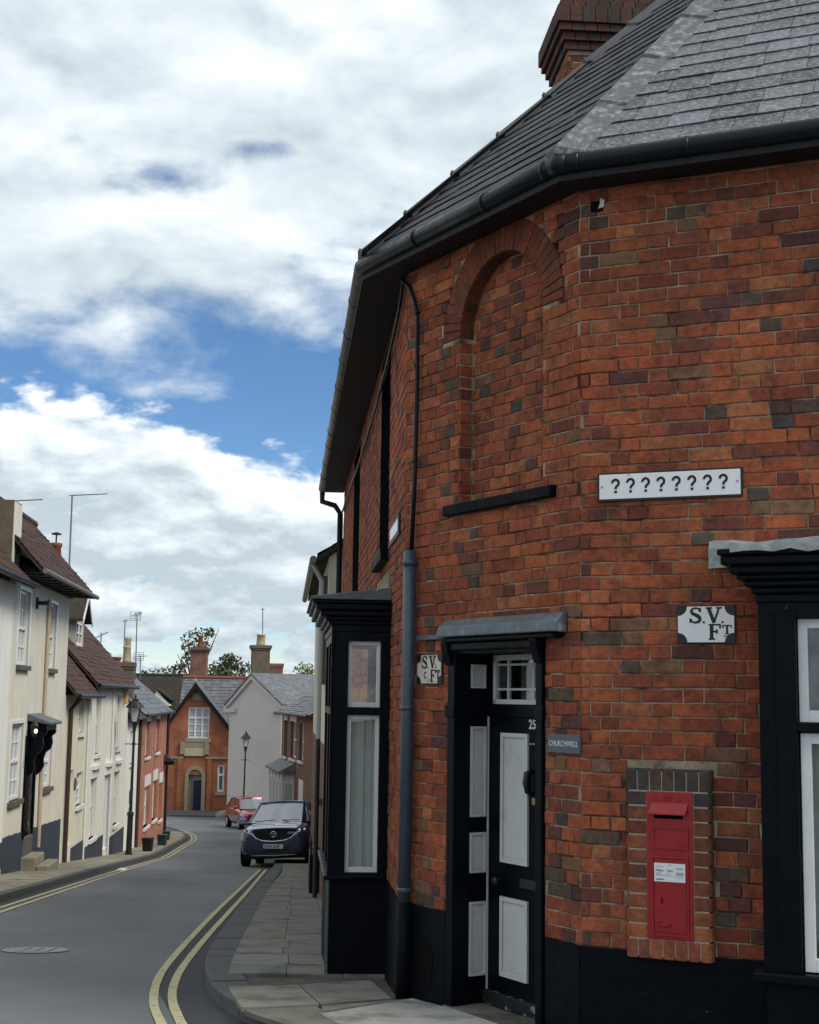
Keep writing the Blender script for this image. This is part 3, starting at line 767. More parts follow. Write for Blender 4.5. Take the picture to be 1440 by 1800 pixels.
# --- eaves, gutter, roof
EO, EC, ZE, TQ = .20, .32, 5.20, math.tan(R(45))
def off2(P, f1, e1, f2, e2):
    a, b, c, d = f1.n.x, f1.n.y, f2.n.x, f2.n.y; det = a*d-b*c
    return Vector((P[0]+(e1*d-b*e2)/det, P[1]+(a*e2-c*e1)/det, 0))
E_ = off2(PAB, A, EO, B, EO); F_ = off2(PBC, B, EO, C, EC)
gend = C.P(-LC-.15, EC, 0); aend = A.P(3.4, EO, 0)
zz = lambda p, z: Vector((p.x, p.y, z))
GZ = 5.15
m = MB(); m.tube([zz(F_, GZ), zz(E_, GZ), zz(aend, GZ)], .060, 14)
for p, q in ((E_, aend), (E_, F_)):
    L_ = (q-p).length
    for t in (.10, .75, 1.6): 
        if t < L_: c = p+(q-p).normalized()*t; m.tube([zz(c, GZ), zz(c+(q-p).normalized()*.03, GZ)], .064, 14)
m.tube([zz(E_+(F_-E_).normalized()*.05, GZ), zz(E_, GZ), zz(E_+(aend-E_).normalized()*.05, GZ)], .065, 14)
m.build('gutter', MT['gutter'], house, smooth=True)
m = MB(); m.tube([zz(F_, GZ), zz(gend, GZ-.05)], .060, 12); g2 = m.build('gutter', MT['gutter_old'], house, smooth=True)
m = MB(); dd = (gend-F_); 
for t in (.08, .17, .26, .36, .46, .58, .66, .78, .88): c = F_+dd*t; m.tube([zz(c, GZ-.05*t), zz(c+dd.normalized()*.035, GZ-.05*t)], .066, 12)
m.build('gutter_bracket', MT['gutter'], g2)
m = MB()                                                    # soffits and fascia
def soff(p0, p1, q0, q1, z): m.poly([zz(p0, z), zz(p1, z), zz(q1, z), zz(q0, z)])
soff(Vector((*PAB, 0)), A.P(3.4, 0, 0), E_, aend, 5.05); soff(Vector((*PBC, 0)), Vector((*PAB, 0)), F_, E_, 5.05); soff(C.P(-LC-.15, 0, 0), Vector((*PBC, 0)), gend, F_, 5.05)
for p, q in ((gend, F_), (F_, E_), (E_, aend)): m.poly([zz(p, 5.05), zz(q, 5.05), zz(q, 5.21), zz(p, 5.21)])
m.poly([C.P(-LC-.15, 0, 5.13), C.P(-LC-.15, EC, 5.13), C.P(-LC-.15, EC, 5.22), C.P(-LC-.15, 0, 5.22+EC)])
m.build('soffit', MT['soffit'], house)
# far-end downpipe of the side wall and the drooping cable under the eaves
m = MB(); c0 = zz(gend, GZ-.06)
q0 = C.P(-LC-.05, .05, 4.72)
m.tube([c0, c0-Vector((0, 0, .18)), q0+C.n*.08+Vector((0, 0, .12)), q0, C.P(-LC-.05, .05, 2.0), C.P(-LC-.05, .05, -2)], .042, 10); m.build('downpipe', MT['gutter'], house, smooth=True)
m = MB(); m.tube([C.P(-.02, .03, 5.02), C.P(-.35, .03, 4.90), C.P(-1.2, .03, 4.80), C.P(-3, .03, 4.70), C.P(-6, .03, 4.66), C.P(-LC, .03, 4.72)], .013, 6); m.build('cable', MT['gutter'], house)
# slopes
mAB = -(A.n+B.n)/(1+A.n.dot(B.n)); mBC = -(B.n+C.n)/(1+B.n.dot(C.n))
def hipP(P, mm, w): return Vector((P.x+mm.x*w, P.y+mm.y*w, ZE+w*TQ))
def slopeP(fr, e, s_, w, up=0.0): 
    p = fr.P(s_, e-w, ZE+w*TQ); nrm = (fr.n+Vector((0, 0, 1/TQ))).normalized(); return p+nrm*up
WT = 3.1
mBCx = (F_-Vector((*PBC, 0))); 
# hip B-C for unequal overhang keeps equal pitch: starts at F_
m = MB()
m.poly([hipP(E_, mAB, 0), zz(aend, ZE), slopeP(A, EO, 3.4, WT), hipP(E_, mAB, WT)])
m.poly([hipP(F_, mBC, 0), hipP(E_, mAB, 0), hipP(E_, mAB, WT), hipP(F_, mBC, WT)])
m.poly([zz(gend, ZE), hipP(F_, mBC, 0), hipP(F_, mBC, WT), C.P(-LC-.15, EC-WT, ZE+WT*TQ)])
m.poly([hipP(E_, mAB, WT), slopeP(A, EO, 3.4, WT), A.P(3.4, -6, ZE+WT), hipP(F_, mBC, WT)])
m.poly([hipP(F_, mBC, WT), A.P(3.4, -6, ZE+WT), C.P(-LC-.15, -8, ZE+WT), C.P(-LC-.15, EC-WT, ZE+WT*TQ)])
roof = m.build('roof', MT['soffit'], house)
def clip(poly, f):
    out = []
    for i in range(len(poly)):
        a, b = poly[i-1], poly[i]; fa, fb = f(a), f(b)
        if (fa >= 0) != (fb >= 0): t = fa/(fa-fb); out.append((a[0]+(b[0]-a[0])*t, a[1]+(b[1]-a[1])*t))
        if fb >= 0: out.append(b)
    return out
def slates(fr, e, sl, sr, w, g, wmax, dark, cap, smat='slate'):
    """sl(w), sr(w): left and right limits of the slope at inward distance w"""
    n = 0; rest = MB()
    row = 0; w0 = -.02
    while w0 < wmax:
        s_ = sl(w0)-w*random.uniform(.1, 1.0)-(w/2 if row % 2 else 0)
        while s_ < sr(w0):
            ww = w*random.uniform(.88, 1.12)
            P = [(s_, w0), (s_+ww-.004, w0), (s_+ww-.004, w0+g*1.25), (s_, w0+g*1.25)]
            P = clip(P, lambda p: p[0]-sl(p[1])); P = clip(P, lambda p: sr(p[1])-p[0]) if P else P
            if len(P) >= 3:
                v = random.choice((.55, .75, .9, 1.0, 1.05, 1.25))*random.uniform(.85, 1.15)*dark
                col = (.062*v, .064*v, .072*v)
                sk = random.uniform(-.008, .008)-(.025 if random.random() < .03 else 0); th = .007
                lift = lambda p: .016-(p[1]-w0)/(g*1.25)*.012+random.uniform(-.0015, .0015)
                top = [slopeP(fr, e, p[0], p[1]+sk, lift(p)+th) for p in P]; bot = [slopeP(fr, e, p[0], p[1]+sk, lift(p)) for p in P]
                k = len(P); fs = [list(range(k))]+[(i, (i+1) % k, k+(i+1) % k, k+i) for i in range(k)]
                c = proj(top[0]); 
                if -60 < c[0] < 1560 and -80 < c[1] < 700 and n < cap:
                    MB().add(top+bot, fs, col).build('slate', MT[smat], roof); n += 1
                else: rest.add(top+bot, fs, col)
            s_ += ww
        w0 += g; row += 1
    if rest.v: rest.build('slating', MT[smat], roof, kind='stuff')
sA = (E_-A.O).dot(A.d); kA = mAB.dot(A.d); sB1 = (E_-B.O).dot(B.d); kB1 = mAB.dot(B.d); sB0 = (F_-B.O).dot(B.d); kB0 = mBC.dot(B.d)
slates(A, EO, lambda w: sA+kA*w, lambda w: 3.4, .27, .135, 2.7, 1.6, 190)  # tone factor paints this slope lighter, as skylight falls on it
slates(B, EO, lambda w: sB0+kB0*w, lambda w: sB1+kB1*w, .27, .135, 3.0, .60, 130, 'slate_shade')  # shaded slope: its shade is painted by darker slate and lower tone
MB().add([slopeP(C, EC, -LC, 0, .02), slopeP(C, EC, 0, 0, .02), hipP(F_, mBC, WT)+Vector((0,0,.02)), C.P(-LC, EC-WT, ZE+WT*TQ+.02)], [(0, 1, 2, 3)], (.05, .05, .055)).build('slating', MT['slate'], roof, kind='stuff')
# hip tiles
def hips(P, mm, f1, f2, wd, step, mat, name, nib):
    w = -.02; i = 0
    up = Vector((0, 0, .045)); n1 = (f1.n+Vector((0, 0, 1))).normalized(); n2 = (f2.n+Vector((0, 0, 1))).normalized()
    hd = Vector((mm.x, mm.y, TQ)).normalized()
    t1 = hd.cross(n1).normalized(); t2 = hd.cross(n2).normalized()
    if t1.dot(f1.d) < 0: t1 = -t1
    if t2.dot(f2.d) > 0: t2 = -t2
    while w < 3.0:
        L_ = step*random.uniform(.92, 1.08)
        a, b = hipP(P, mm, w)+up, hipP(P, mm, w+L_*.985)+up
        lift = Vector((0, 0, .018))
        v = [a+t1*wd-n1*.012+lift, a+n1*.012+n2*.012+lift, a+t2*wd-n2*.012+lift, b+t1*wd-n1*.012, b+n1*.012+n2*.012, b+t2*wd-n2*.012]
        v += [p-Vector((0, 0, .05)) for p in v]
        m = MB().add(v, [(0,1,4,3),(1,2,5,4),(6,7,1,0),(7,8,2,1),(0,3,9,6),(2,8,11,5),(3,4,10,9),(4,5,11,10)])
        if nib: m.lathe(a+lift, [(.018, -.01), (.02, .02), (.008, .045)], 6)
        m.build(name, mat, roof, bevel=.004)
        w += L_; i += 1
hips(E_, mAB, A, B, .175, .46, MT['hip'], 'hip_tile', False)
hips(F_, mBC, B, C, .11, .36, MT['slate'] if False else material('hip_clay', (.045, .046, .050), .6, .4, var=.3, vscale=10, bump=.4), 'hip_tile', True)
# --- chimney
CY = 12.6; c = at(998, 110, CY)
ch = Fr((c.x, c.y), (-C.n.x, -C.n.y))
cz0, cz1 = 6.3, at(998, 88, CY).z
BR = []
CWD, CDP = 1.1, .8
cl = Fr(ch.P(0, -CDP, 0)[:2], (C.d.x, C.d.y))
def c_lay(fr, w, k): lay(fr, 0, w, cz0, cz1, [lambda z: None], k=k)
c_lay(ch, CWD, .75); c_lay(cl, CDP, .75)
m = MB(); m.fbox(ch, .006, CWD-.006, -CDP+.006, -.006, cz0-.5, cz1+.55); chim = m.build('chimney', MT['mortar'], house)
m = MB()
for b in BR: brick_geo(m, b)
m.build('brickwork', MT['brick'], chim, kind='stuff')
z = cz1
for i, (pr, h) in enumerate(((.025, .08), (.055, .08), (.09, .075), (.115, .16), (.08, .08), (.04, .1))):
    m = MB(); x = -pr; k_ = [((.085, .038, .028), 2), ((.065, .035, .028), 2), ((.05, .04, .033), 2)]
    while x < CWD+pr-.02: m.fbox(ch, x+.003, min(x+.114, CWD+pr), -.12, pr, z+.003, z+h-.003, bcol(k_)); x += .118
    x = -CDP-pr
    while x < -.14: m.fbox(ch, -pr, .1, x+.003, min(x+.225, -.123), z+.003, z+h-.003, bcol(k_)); x += .23
    m.build('corbel', MT['brick'], chim, kind='stuff'); z += h
for x in (.28, .8):
    p = ch.P(x, -CDP/2, z); m = MB(); m.lathe(p, [(.14, 0), (.13, .05), (.105, .35), (.13, .37), (.13, .42), (.09, .43)], 14); m.build('chimney_pot', material('terracotta', (.30, .12, .06), .8, .2, var=.2), chim, smooth=True)

# broken brick with a rag stuffed in it, high on the front wall
a, z = A.sz(1052, 362)
m = MB(); m.fbox(A, a-.045, a+.03, -.01, .006, z-.035, z+.03); m.build('broken_brick', MT['redd'], house)
m = MB(); m.prism([A.P(a+.0, .002, z-.02), A.P(a+.035, .002, z-.012), A.P(a+.04, .002, z+.03), A.P(a+.015, .002, z+.045), A.P(a+.012, .002, z+.01)], A.n*.008); m.build('broken_render', MT['enamel_dirty'], house)
# ------------------------------------------------------------------ bays of the corner building
def sash(par, fr, s0, s1, z0, z1, o, fw=.045, zm=None, mat=None, bars=(), curtain=None, name='sash', d=.04):
    """one white sash with a real pane; bars = list of (vertical fractions, horizontal fractions)"""
    mat = mat or MT['white']
    m = MB()
    for a, b, c, e_ in ((s0, s0+fw, z0, z1), (s1-fw, s1, z0, z1), (s0+fw, s1-fw, z0, z0+fw*1.25), (s0+fw, s1-fw, z1-fw, z1)): m.fbox(fr, a, b, o-d, o, c, e_)
    for v in (bars[0] if bars else ()): x = s0+(s1-s0)*v; m.fbox(fr, x-.010, x+.010, o-d+.004, o-.006, z0+fw*1.25, z1-fw)
    for h in (bars[1] if bars else ()): z = z0+(z1-z0)*h; m.fbox(fr, s0+fw, s1-fw, o-d+.006, o-.008, z-.010, z+.010)
    w = m.build(name, mat, par, bevel=.003)
    MB().poly([fr.P(s0, o-d*.6, z0), fr.P(s1, o-d*.6, z0), fr.P(s1, o-d*.6, z1), fr.P(s0, o-d*.6, z1)]).build('pane', MT['glass'], w)
    return w
def net(par, fr, s0, s1, z0, z1, o, mat='curtain'):
    m = MB(); n = 28; amp = .012
    pts = [(s0+(s1-s0)*i/n, o+amp*math.sin(i*1.7)+amp*.6*math.sin(i*.9+1)) for i in range(n+1)]
    for (a, b), (c, d) in zip(pts, pts[1:]): m.poly([fr.P(a, b, z0), fr.P(c, d, z0), fr.P(c, d, z1), fr.P(a, b, z1)])
    m.build('curtain', MT[mat], par, smooth=True)
# right-hand bay on the front wall
OB = .22
ba = thing('x', '', '', (0, 0, 0)); bpy.data.objects.remove(ba)
q = lambda px, py, o=OB: A.sz(px, py, o)
b0 = q(1338, 1400)[0]; bw0 = q(1404, 1300)[0]; b1 = 3.38
zc0, zc1 = q(1380, 1060)[1], q(1380, 985)[1]; zs = q(1400, 1712)[1]
m = MB()
m.fbox(A, b0, bw0-.005, -.02, OB, zs, zc0+.02)
m.fbox(A, b0+.075, b0+.085, OB, OB+.008, zs+.02, zc0-.04)
zt0, zt1 = q(1425, 1287)[1], q(1425, 1271)[1]
m.fbox(A, bw0-.005, b1, OB-.10, OB-.002, zt0, zt1)
m.fbox(A, bw0-.005, b1, OB-.10, OB-.001, q(1425, 1086)[1], zc0+.02)
m.fbox(A, b1-.2, b1, -.02, OB, zs, zc0)
bayA = m.build('bay_window', MT['black'], house, bevel=.006)
m = MB(); m.fbox(A, b0+.015, b0+.04, OB, OB+.012, zt0+.02, zt0+.06); m.build('impost', MT['black'], bayA)
m = MB(); m.fbox(A, b0-.05, b1, .0, OB+.045, zs-.055, zs); m.build('sill', MT['black'], bayA, bevel=.012)
m = MB(); m.fbox(A, b0+.01, b1, -.02, OB-.01, -1, zs-.055); m.build('base', MT['plinth'], bayA, bevel=.006)
z = zc0
for i, (pr, h) in enumerate(((.012, .05), (.030, .035), (.060, .035), (.095, .03), (.125, .045), (.165, .05), (.180, .035))):
    m = MB(); m.fbox(A, b0-pr, b1, -.01, OB+pr, z+.001, z+h); m.build('cornice', MT['black'], bayA, bevel=.010); z += h
# lead sheet, ragged at its end
m = MB(); n = 26; x0 = A.sz(1246, 960, .02)[0]
pts = []
for i in range(n+1):
    s_ = x0+(b1-x0)*(i/n)**1.4
    pts.append((s_, z+.035+random.uniform(-.006, .006)+.01*math.sin(i*.9), z-.018+random.uniform(-.014, .012)))
for (a, t0, l0), (b, t1, l1) in zip(pts, pts[1:]):
    oo0 = .03 if a < b0-.17 else OB+.19; oo1 = .03 if b < b0-.17 else OB+.19
    d0 = .05 if a < b0-.17 else 0; d1 = .05 if b < b0-.17 else 0
    m.poly([A.P(a, .004, t0+.05), A.P(b, .004, t1+.05), A.P(b, oo1, t1), A.P(a, oo0, t0)])
    m.poly([A.P(a, oo0, t0), A.P(b, oo1, t1), A.P(b, oo1+.004, l1-d1), A.P(a, oo0+.004, l0-d0)])
m.build('lead_flashing', MT['leadl'], bayA)
wz1, wz0 = q(1425, 1088, OB-.06)[1], q(1425, 1270, OB-.06)[1]
sash(bayA, A, bw0, bw0+.95, wz0, wz1, OB-.05, .05)
lz1, lz0 = q(1425, 1289, OB-.05)[1], zs
sash(bayA, A, bw0+.004, bw0+.95, lz0+.006, lz1, OB-.04, .055)
net(bayA, A, bw0, b1, zs, lz1, OB-.17); net(bayA, A, bw0+.12, b1, lz1-.05, wz1+.03, OB-.24, 'blind')
m = MB(); m.panel(A, bS0, 3.4, bBot-.1, bTop+.1, o=-1.5); m.poly([A.P(bS0, -.3, bTop), A.P(3.4, -.3, bTop), A.P(3.4, -1.5, bTop), A.P(bS0, -1.5, bTop)]); m.build('room', MT['room'], bayA)
s_, z_ = q(1437, 1640, OB-.12); m = MB(); m.lathe(A.P(s_+.06, OB-.12, zs), [(.05, 0), (.065, .05), (.05, .16), (.02, .19)], 14); m.build('ornament', MT['ink'], bayA, smooth=True)

# street-side bay
OC = .45
sb = C.sz(573, 1700, OC)[0]; LB = 1.75
S = Fr(C.P(sb, OC, 0)[:2], (-C.n.x, -C.n.y))               # cheek facing up the street: s from outer corner to the wall
F2 = Fr(C.P(sb-LB, OC, 0)[:2], (C.d.x, C.d.y))              # front of the bay
sq = lambda px, py: S.sz(px, py)
zsill = sq(620, 1538)[1]; ztop = sq(625, 1112)[1]
w0, w1 = sq(609, 1330)[0], sq(667, 1330)[0]
zm0, zm1 = sq(635, 1257)[1], sq(635, 1244)[1]
zu = sq(640, 1127)[1]
m = MB()
m.panel(S, 0.0, OC+.03, zsill, ztop, [(w0, w1, zsill+.012, zm0), (w0, w1, zm1, zu)], o=0, rev=.05)
m.panel(F2, 0, LB, zsill, ztop, [(.12, .82, zsill+.012, zm0), (.12, .82, zm1, zu), (.93, LB-.10, zsill+.012, zm0), (.93, LB-.10, zm1, zu)], o=0, rev=.05)
m.fbox(F2, LB-.05, LB+.006, -.03, .008, zsill, ztop)
S2 = Fr(C.P(sb-LB, OC, 0)[:2], (-C.n.x, -C.n.y))
m.panel(S2, 0.0, OC+.03, zsill, ztop, [(w0, w1, zsill+.012, zm0), (w0, w1, zm1, zu)], o=0, rev=.05)
m.fbox(S, .0, .02, -.02, .006, zsill, ztop)
bayC = m.build('bay_window', MT['black'], house)
m = MB(); m.fbox(F2, -.04, LB+.035, -OC-.02, .035, zsill-.035, zsill); m.build('sill', MT['black'], bayC, bevel=.010)
m = MB(); m.fbox(F2, 0, LB-.01, -OC, -.012, -1.6, zsill-.035); m.build('base', MT['plinth'], bayC, bevel=.006)
z = ztop
for i, (pr, h, mt) in enumerate(((.010, .06, 'black'), (.035, .03, 'black'), (.06, .035, 'black'), (.10, .045, 'black'), (.135, .05, 'black'), (.16, .03, 'black'))):
    m = MB(); m.fbox(F2, -pr, LB+pr*.55, -OC-.01, pr, z+.001, z+h); m.build('cornice', MT[mt], bayC, bevel=.010); z += h
m = MB(); m.box8([F2.P(-.18, .18, z), F2.P(LB+.1, .18, z), F2.P(LB+.1, -OC-.0, z), F2.P(-.18, -OC, z), F2.P(-.18, .18, z+.022), F2.P(LB+.1, .18, z+.022), F2.P(LB+.1, -OC, z+.10), F2.P(-.18, -OC, z+.10)]); m.build('lead_flashing', MT['lead'], bayC, bevel=.006)
sash(bayC, S, w0+.002, w1-.002, zm1+.002, zu, -.035, .030)
sash(bayC, S, w0+.002, w1-.002, zsill+.014, zm0, -.035, .032)
for a, b in ((.12, .82), (.93, LB-.10)):
    sash(bayC, F2, a+.002, b-.002, zm1+.002, zu, -.035, .035, mat=MT['black']); sash(bayC, F2, a+.002, b-.002, zsill+.014, zm0, -.035, .035, mat=MT['black'])
m = MB(); m.fbox(F2, LB-.004, LB+.012, -.004, .012, -1.5, zsill-.04); m.build('corner_bead', MT['lead'], bayC)
net(bayC, S, .03, OC-.02, zsill, zm0+.02, -.09); net(bayC, F2, .05, LB-.1, zsill, zm0, -.10)
m = MB(); m.panel(C, sb-LB, sb, zsill-.1, ztop, o=-1.2); m.build('room', MT['room'], bayC)

# upper windows of the side wall: black frames set back
for i, (a, b, c, d) in enumerate(cW):
    m = MB()
    for x0_, x1_, z0_, z1_ in ((a, a+.07, c, d), (b-.07, b, c, d), (a, b, c, c+.07), (a, b, d-.07, d), (a, b, (c+d)/2-.03, (c+d)/2+.03)): m.fbox(C, x0_, x1_, -.12, -.06, z0_, z1_)
    m.panel(C, a, b, c, d, [(a, b, c, d)], o=.002, rev=.13)
    w = m.build('window', MT['black'], house)
    MB().panel(C, a, b, c, d, o=-.10).build('pane', MT['glass'], w); MB().panel(C, a-.2, b+.2, c, d, o=-.5).build('room', MT['room'], w)
    m = MB(); m.fbox(C, a-.10, b+.10, -.08, .07, c-.09, c); m.build('sill', MT['plinth'], w, bevel=.008)
    m = MB(); m.fbox(C, a-.02, b+.02, -.115, .004, d, d+.05); m.build('lintel', MT['black'], w)

# ------------------------------------------------------------------ signs
def text(fr, s_, z_, o, body, h, mat, par, name='lettering', xs=1.0, ang=0.0, align='LEFT', ext=.0012, bold=0.0):
    cu = bpy.data.curves.new('txt', 'FONT'); cu.body = body; cu.size = h/.70; cu.align_x = align; cu.extrude = ext; cu.offset = bold; cu.resolution_u = 4
    ob = bpy.data.objects.new('txt', cu); COL.objects.link(ob)
    bpy.context.view_layer.update()
    me = bpy.data.meshes.new_from_object(ob.evaluated_get(bpy.context.evaluated_depsgraph_get()))
    bpy.data.objects.remove(ob); bpy.data.curves.remove(cu)
    ca, sa = math.cos(ang), math.sin(ang)
    off = Vector((0, 0, 0)); p = par
    while p is not None: off += p.location; p = p.parent
    for v in me.vertices:
        x, y, zz_ = v.co.x*xs, v.co.y, v.co.z
        v.co = fr.P(s_+x*ca-y*sa, o+zz_+ext, z_+x*sa+y*ca)-off
    me.materials.clear(); me.materials.append(mat)
    o_ = bpy.data.objects.new(name, me); COL.objects.link(o_); o_.parent = par
    return o_
def stroke(m, fr, o, pts, w, th=.002):
    """thick polyline letter stroke in wall coordinates"""
    for (a, b), (c, d) in zip(pts, pts[1:]):
        t = Vector((c-a, d-b)); L_ = t.length
        if L_ < 1e-6: continue
        t /= L_; n = Vector((-t.y, t.x))*w/2; e = t*w*.12
        m.prism([fr.P(a-e.x+n.x, o, b-e.y+n.y), fr.P(a-e.x-n.x, o, b-e.y-n.y), fr.P(c+e.x-n.x, o, d+e.y-n.y), fr.P(c+e.x+n.x, o, d+e.y+n.y)], fr.n*th)
def serif_letter(m, fr, o, ch_, x, z, h, w, T=.235, t=.105):
    B_, b_ = h*T, h*t
    S_ = lambda pts, ww: stroke(m, fr, o, [(x+p*w, z+q_*h) for p, q_ in pts], ww)
    if ch_ == 'S':
        pts = [(.86, .74), (.80, .90), (.55, .98), (.28, .93), (.14, .77), (.24, .62), (.52, .52), (.80, .38), (.88, .22), (.74, .06), (.46, .01), (.20, .08), (.10, .26)]
        for i, (p0, p1) in enumerate(zip(pts, pts[1:])): S_([p0, p1], b_*1.1+(B_-b_)*max(0, 1-abs(i-6)/4.0))
        S_([(.89, .98), (.89, .72)], b_); S_([(.07, .02), (.07, .28)], b_)
    if ch_ == 'V': S_([(.18, .97), (.52, .02)], B_); S_([(.52, .02), (.84, .97)], b_*1.2); S_([(0, .97), (.40, .97)], b_); S_([(.66, .97), (1.02, .97)], b_)
    if ch_ == 'F': S_([(.26, .03), (.26, .97)], B_); S_([(.05, .97), (.92, .97)], b_); S_([(.05, .03), (.50, .03)], b_); S_([(.26, .52), (.66, .52)], b_); S_([(.92, .97), (.92, .74)], b_*1.2); S_([(.66, .64), (.66, .40)], b_*1.2)
    if ch_ == 'T': S_([(.5, .03), (.5, .97)], B_); S_([(.05, .97), (.95, .97)], b_*1.2); S_([(.28, .03), (.72, .03)], b_); S_([(.06, .97), (.06, .70)], b_*1.2); S_([(.94, .97), (.94, .70)], b_*1.2)
    if ch_ == '.': S_([(0, .03), (.22, .03)], h*.12)
    if ch_ == '_': S_([(0, 0), (1, 0)], h*.10)
    if ch_ == 'c':
        pts = [(.85, .8), (.5, .98), (.15, .75), (.08, .45), (.2, .12), (.55, .02), (.85, .2)]
        for p0, p1 in zip(pts, pts[1:]): S_([p0, p1], b_*1.4)
def plate_frame(fr, px0, py0, px1, py1, o=.012):
    s0, za = fr.sz(px0, (py0+py1)/2, o); s1, zb = fr.sz(px1, (py0+py1)/2, o)
    zt = fr.sz((px0+px1)/2, py0, o)[1]; zb = fr.sz((px0+px1)/2, py1, o)[1]
    return s0, s1, zb, zt
# street name plate, hung a little crooked
s0, s1, z0, z1 = plate_frame(A, 1054, 829, 1302, 873)
c0 = A.P((s0+s1)/2, 0, z0)
sgn = thing('street_sign', 'white street name plate with black border and question marks, above the bay', 'sign', c0)
tl = -.004
def tilted(m, a, b, o0, o1, c, d): m.box8([A.P(a,o0,c+tl*(a-s0)), A.P(b,o0,c+tl*(b-s0)), A.P(b,o1,c+tl*(b-s0)), A.P(a,o1,c+tl*(a-s0)), A.P(a,o0,d+tl*(a-s0)), A.P(b,o0,d+tl*(b-s0)), A.P(b,o1,d+tl*(b-s0)), A.P(a,o1,d+tl*(a-s0))])
m = MB(); tilted(m, s0-.012, s1+.012, .0, .012, z0-.013, z1+.012); m.build('border', MT['ink'], sgn, bevel=.003)
m = MB(); tilted(m, s0, s1, .010, .016, z0, z1); m.build('plate', MT['enamel'], sgn, bevel=.002)
h = (z1-z0)*.56
ls = A.sz(1075, 850, .016)[0]; le = A.sz(1264, 845, .016)[0]
for i in range(8):
    m = MB(); xx = ls+(le-ls)*i/7; zq = z0+(z1-z0)*.25+tl*(xx-s0); wq = h*.60
    arc_ = [(xx+wq*(.5+.40*math.cos(R(t_))), zq+h*(.70+.25*math.sin(R(t_)))) for t_ in range(175, -36, -21)]
    stroke(m, A, .0162, arc_+[(xx+wq*.56, zq+h*.42), (xx+wq*.52, zq+h*.28)], h*.17)
    stroke(m, A, .0162, [(xx+wq*.52, zq+h*.0), (xx+wq*.52, zq+h*.13)], h*.19)
    m.build('lettering', MT['rustink'], sgn)
for x in (s0+.016, s1-.016):
    p = A.P(x, .016, (z0+z1)/2); MB().tube([p, p+A.n*.004], [.007, .005], 8).build('screw', MT['cast'], sgn)
# hydrant plates
def svft(fr, px0, py0, px1, py1, name, label, mat, dirty):
    s0, s1, z0, z1 = plate_frame(fr, px0, py0, px1, py1)
    t = thing(name, label, 'sign', fr.P((s0+s1)/2, 0, z0), 'cast hydrant plates')
    m = MB(); m.fbox(fr, s0, s1, .0, .012, z0, z1); m.build('border', MT['ink'], t, bevel=.002)
    w, h = s1-s0, z1-z0; rr = .16*w; e_ = .02*w
    pts = []
    for cx, cz, a0 in ((s1-e_, z1-e_, -90), (s0+e_, z1-e_, 0), (s0+e_, z0+e_, 90), (s1-e_, z0+e_, 180)):
        for k in range(6):
            # concave corners
            pass
    def corner(cx, cz, sx_, sz_):
        return [(cx+sx_*rr*math.cos(w_), cz+sz_*rr*math.sin(w_)) for w_ in [math.pi/2*k/6 for k in range(7)]]
    pts = corner(s0+e_, z0+e_, 1, 1)[::-1]
    pts = corner(s0+e_, z0+e_, 1, 1)[::-1]+corner(s1-e_, z0+e_, -1, 1)+corner(s1-e_, z1-e_, -1, -1)[::-1]+corner(s0+e_, z1-e_, 1, -1)
    cxm, czm = (s0+s1)/2, (z0+z1)/2
    # star-shaped about its centre: fan of triangles keeps the concave corners
    m = MB()
    for i in range(len(pts)):
        a, b = pts[i], pts[(i+1) % len(pts)]
        m.poly([fr.P(cxm, .0135, czm), fr.P(a[0], .0135, a[1]), fr.P(b[0], .0135, b[1])])
    m.build('plate', mat, t)
    m = MB(); o = .0137; H = h*.40
    X = lambda u: s0+w*u
    serif_letter(m, fr, o, 'S', X(.22), z0+h*.54, H, w*.21); serif_letter(m, fr, o, '.', X(.45), z0+h*.54, H, w*.14)
    serif_letter(m, fr, o, 'V', X(.50), z0+h*.54, H, w*.27); serif_letter(m, fr, o, '.', X(.77), z0+h*.54, H, w*.14)
    if dirty:
        serif_letter(m, fr, o, 'c', X(.30), z0+h*.20, H*.55, w*.12)
        serif_letter(m, fr, o, 'F', X(.55), z0+h*.08, H, w*.22); serif_letter(m, fr, o, 'T', X(.78), z0+h*.19, H*.68, w*.15)
    else:
        serif_letter(m, fr, o, 'F', X(.54), z0+h*.10, H, w*.22); serif_letter(m, fr, o, 'T', X(.78), z0+h*.24, H*.58, w*.16); serif_letter(m, fr, o, '_', X(.80), z0+h*.19, H*.58, w*.11)
    m.build('lettering', MT['rustink'] if dirty else MT['ink'], t)
    return t
svft(A, 1190, 1064, 1293, 1131, 'hydrant_plate', 'clean white S.V. Ft plate with black corners beside the right bay cornice', MT['enamel'], False)
svft(B, 733, 1150, 777, 1203, 'hydrant_plate', 'weathered brownish S.V. Ft plate between the drainpipe and the door', MT['enamel_dirty'], True)
# house name plaque
s0, s1, z0, z1 = plate_frame(B, 963, 1291, 1019, 1324)
t = thing('name_plaque', 'grey slate plaque reading CHURCHWELL to the right of the door', 'sign', B.P((s0+s1)/2, 0, z0))
m = MB(); m.fbox(B, s0, s1, .0, .014, z0, z1); m.build('plate', MT['plaque'], t, bevel=.002)
text(B, s0+(s1-s0)*.05, z0+(z1-z0)*.36, .014, 'CHURCHWELL', (z1-z0)*.30, MT['lettering'], t, xs=(s1-s0)*.9/((z1-z0)*.30*9.45), bold=.0)
# door number
a, z = B.sz(930, 1281, RC); text(B, a, z, RC, '25', .058, MT['lettering'], door, 'number', xs=.95, bold=.0015)
for i in range(3):
    a, z = B.sz(934+i*5, 1308, RC); MB().fbox(B, a-.006, a+.006, RC, RC+.003, z-.004, z+.004).build('stud', MT['lettering'], door)
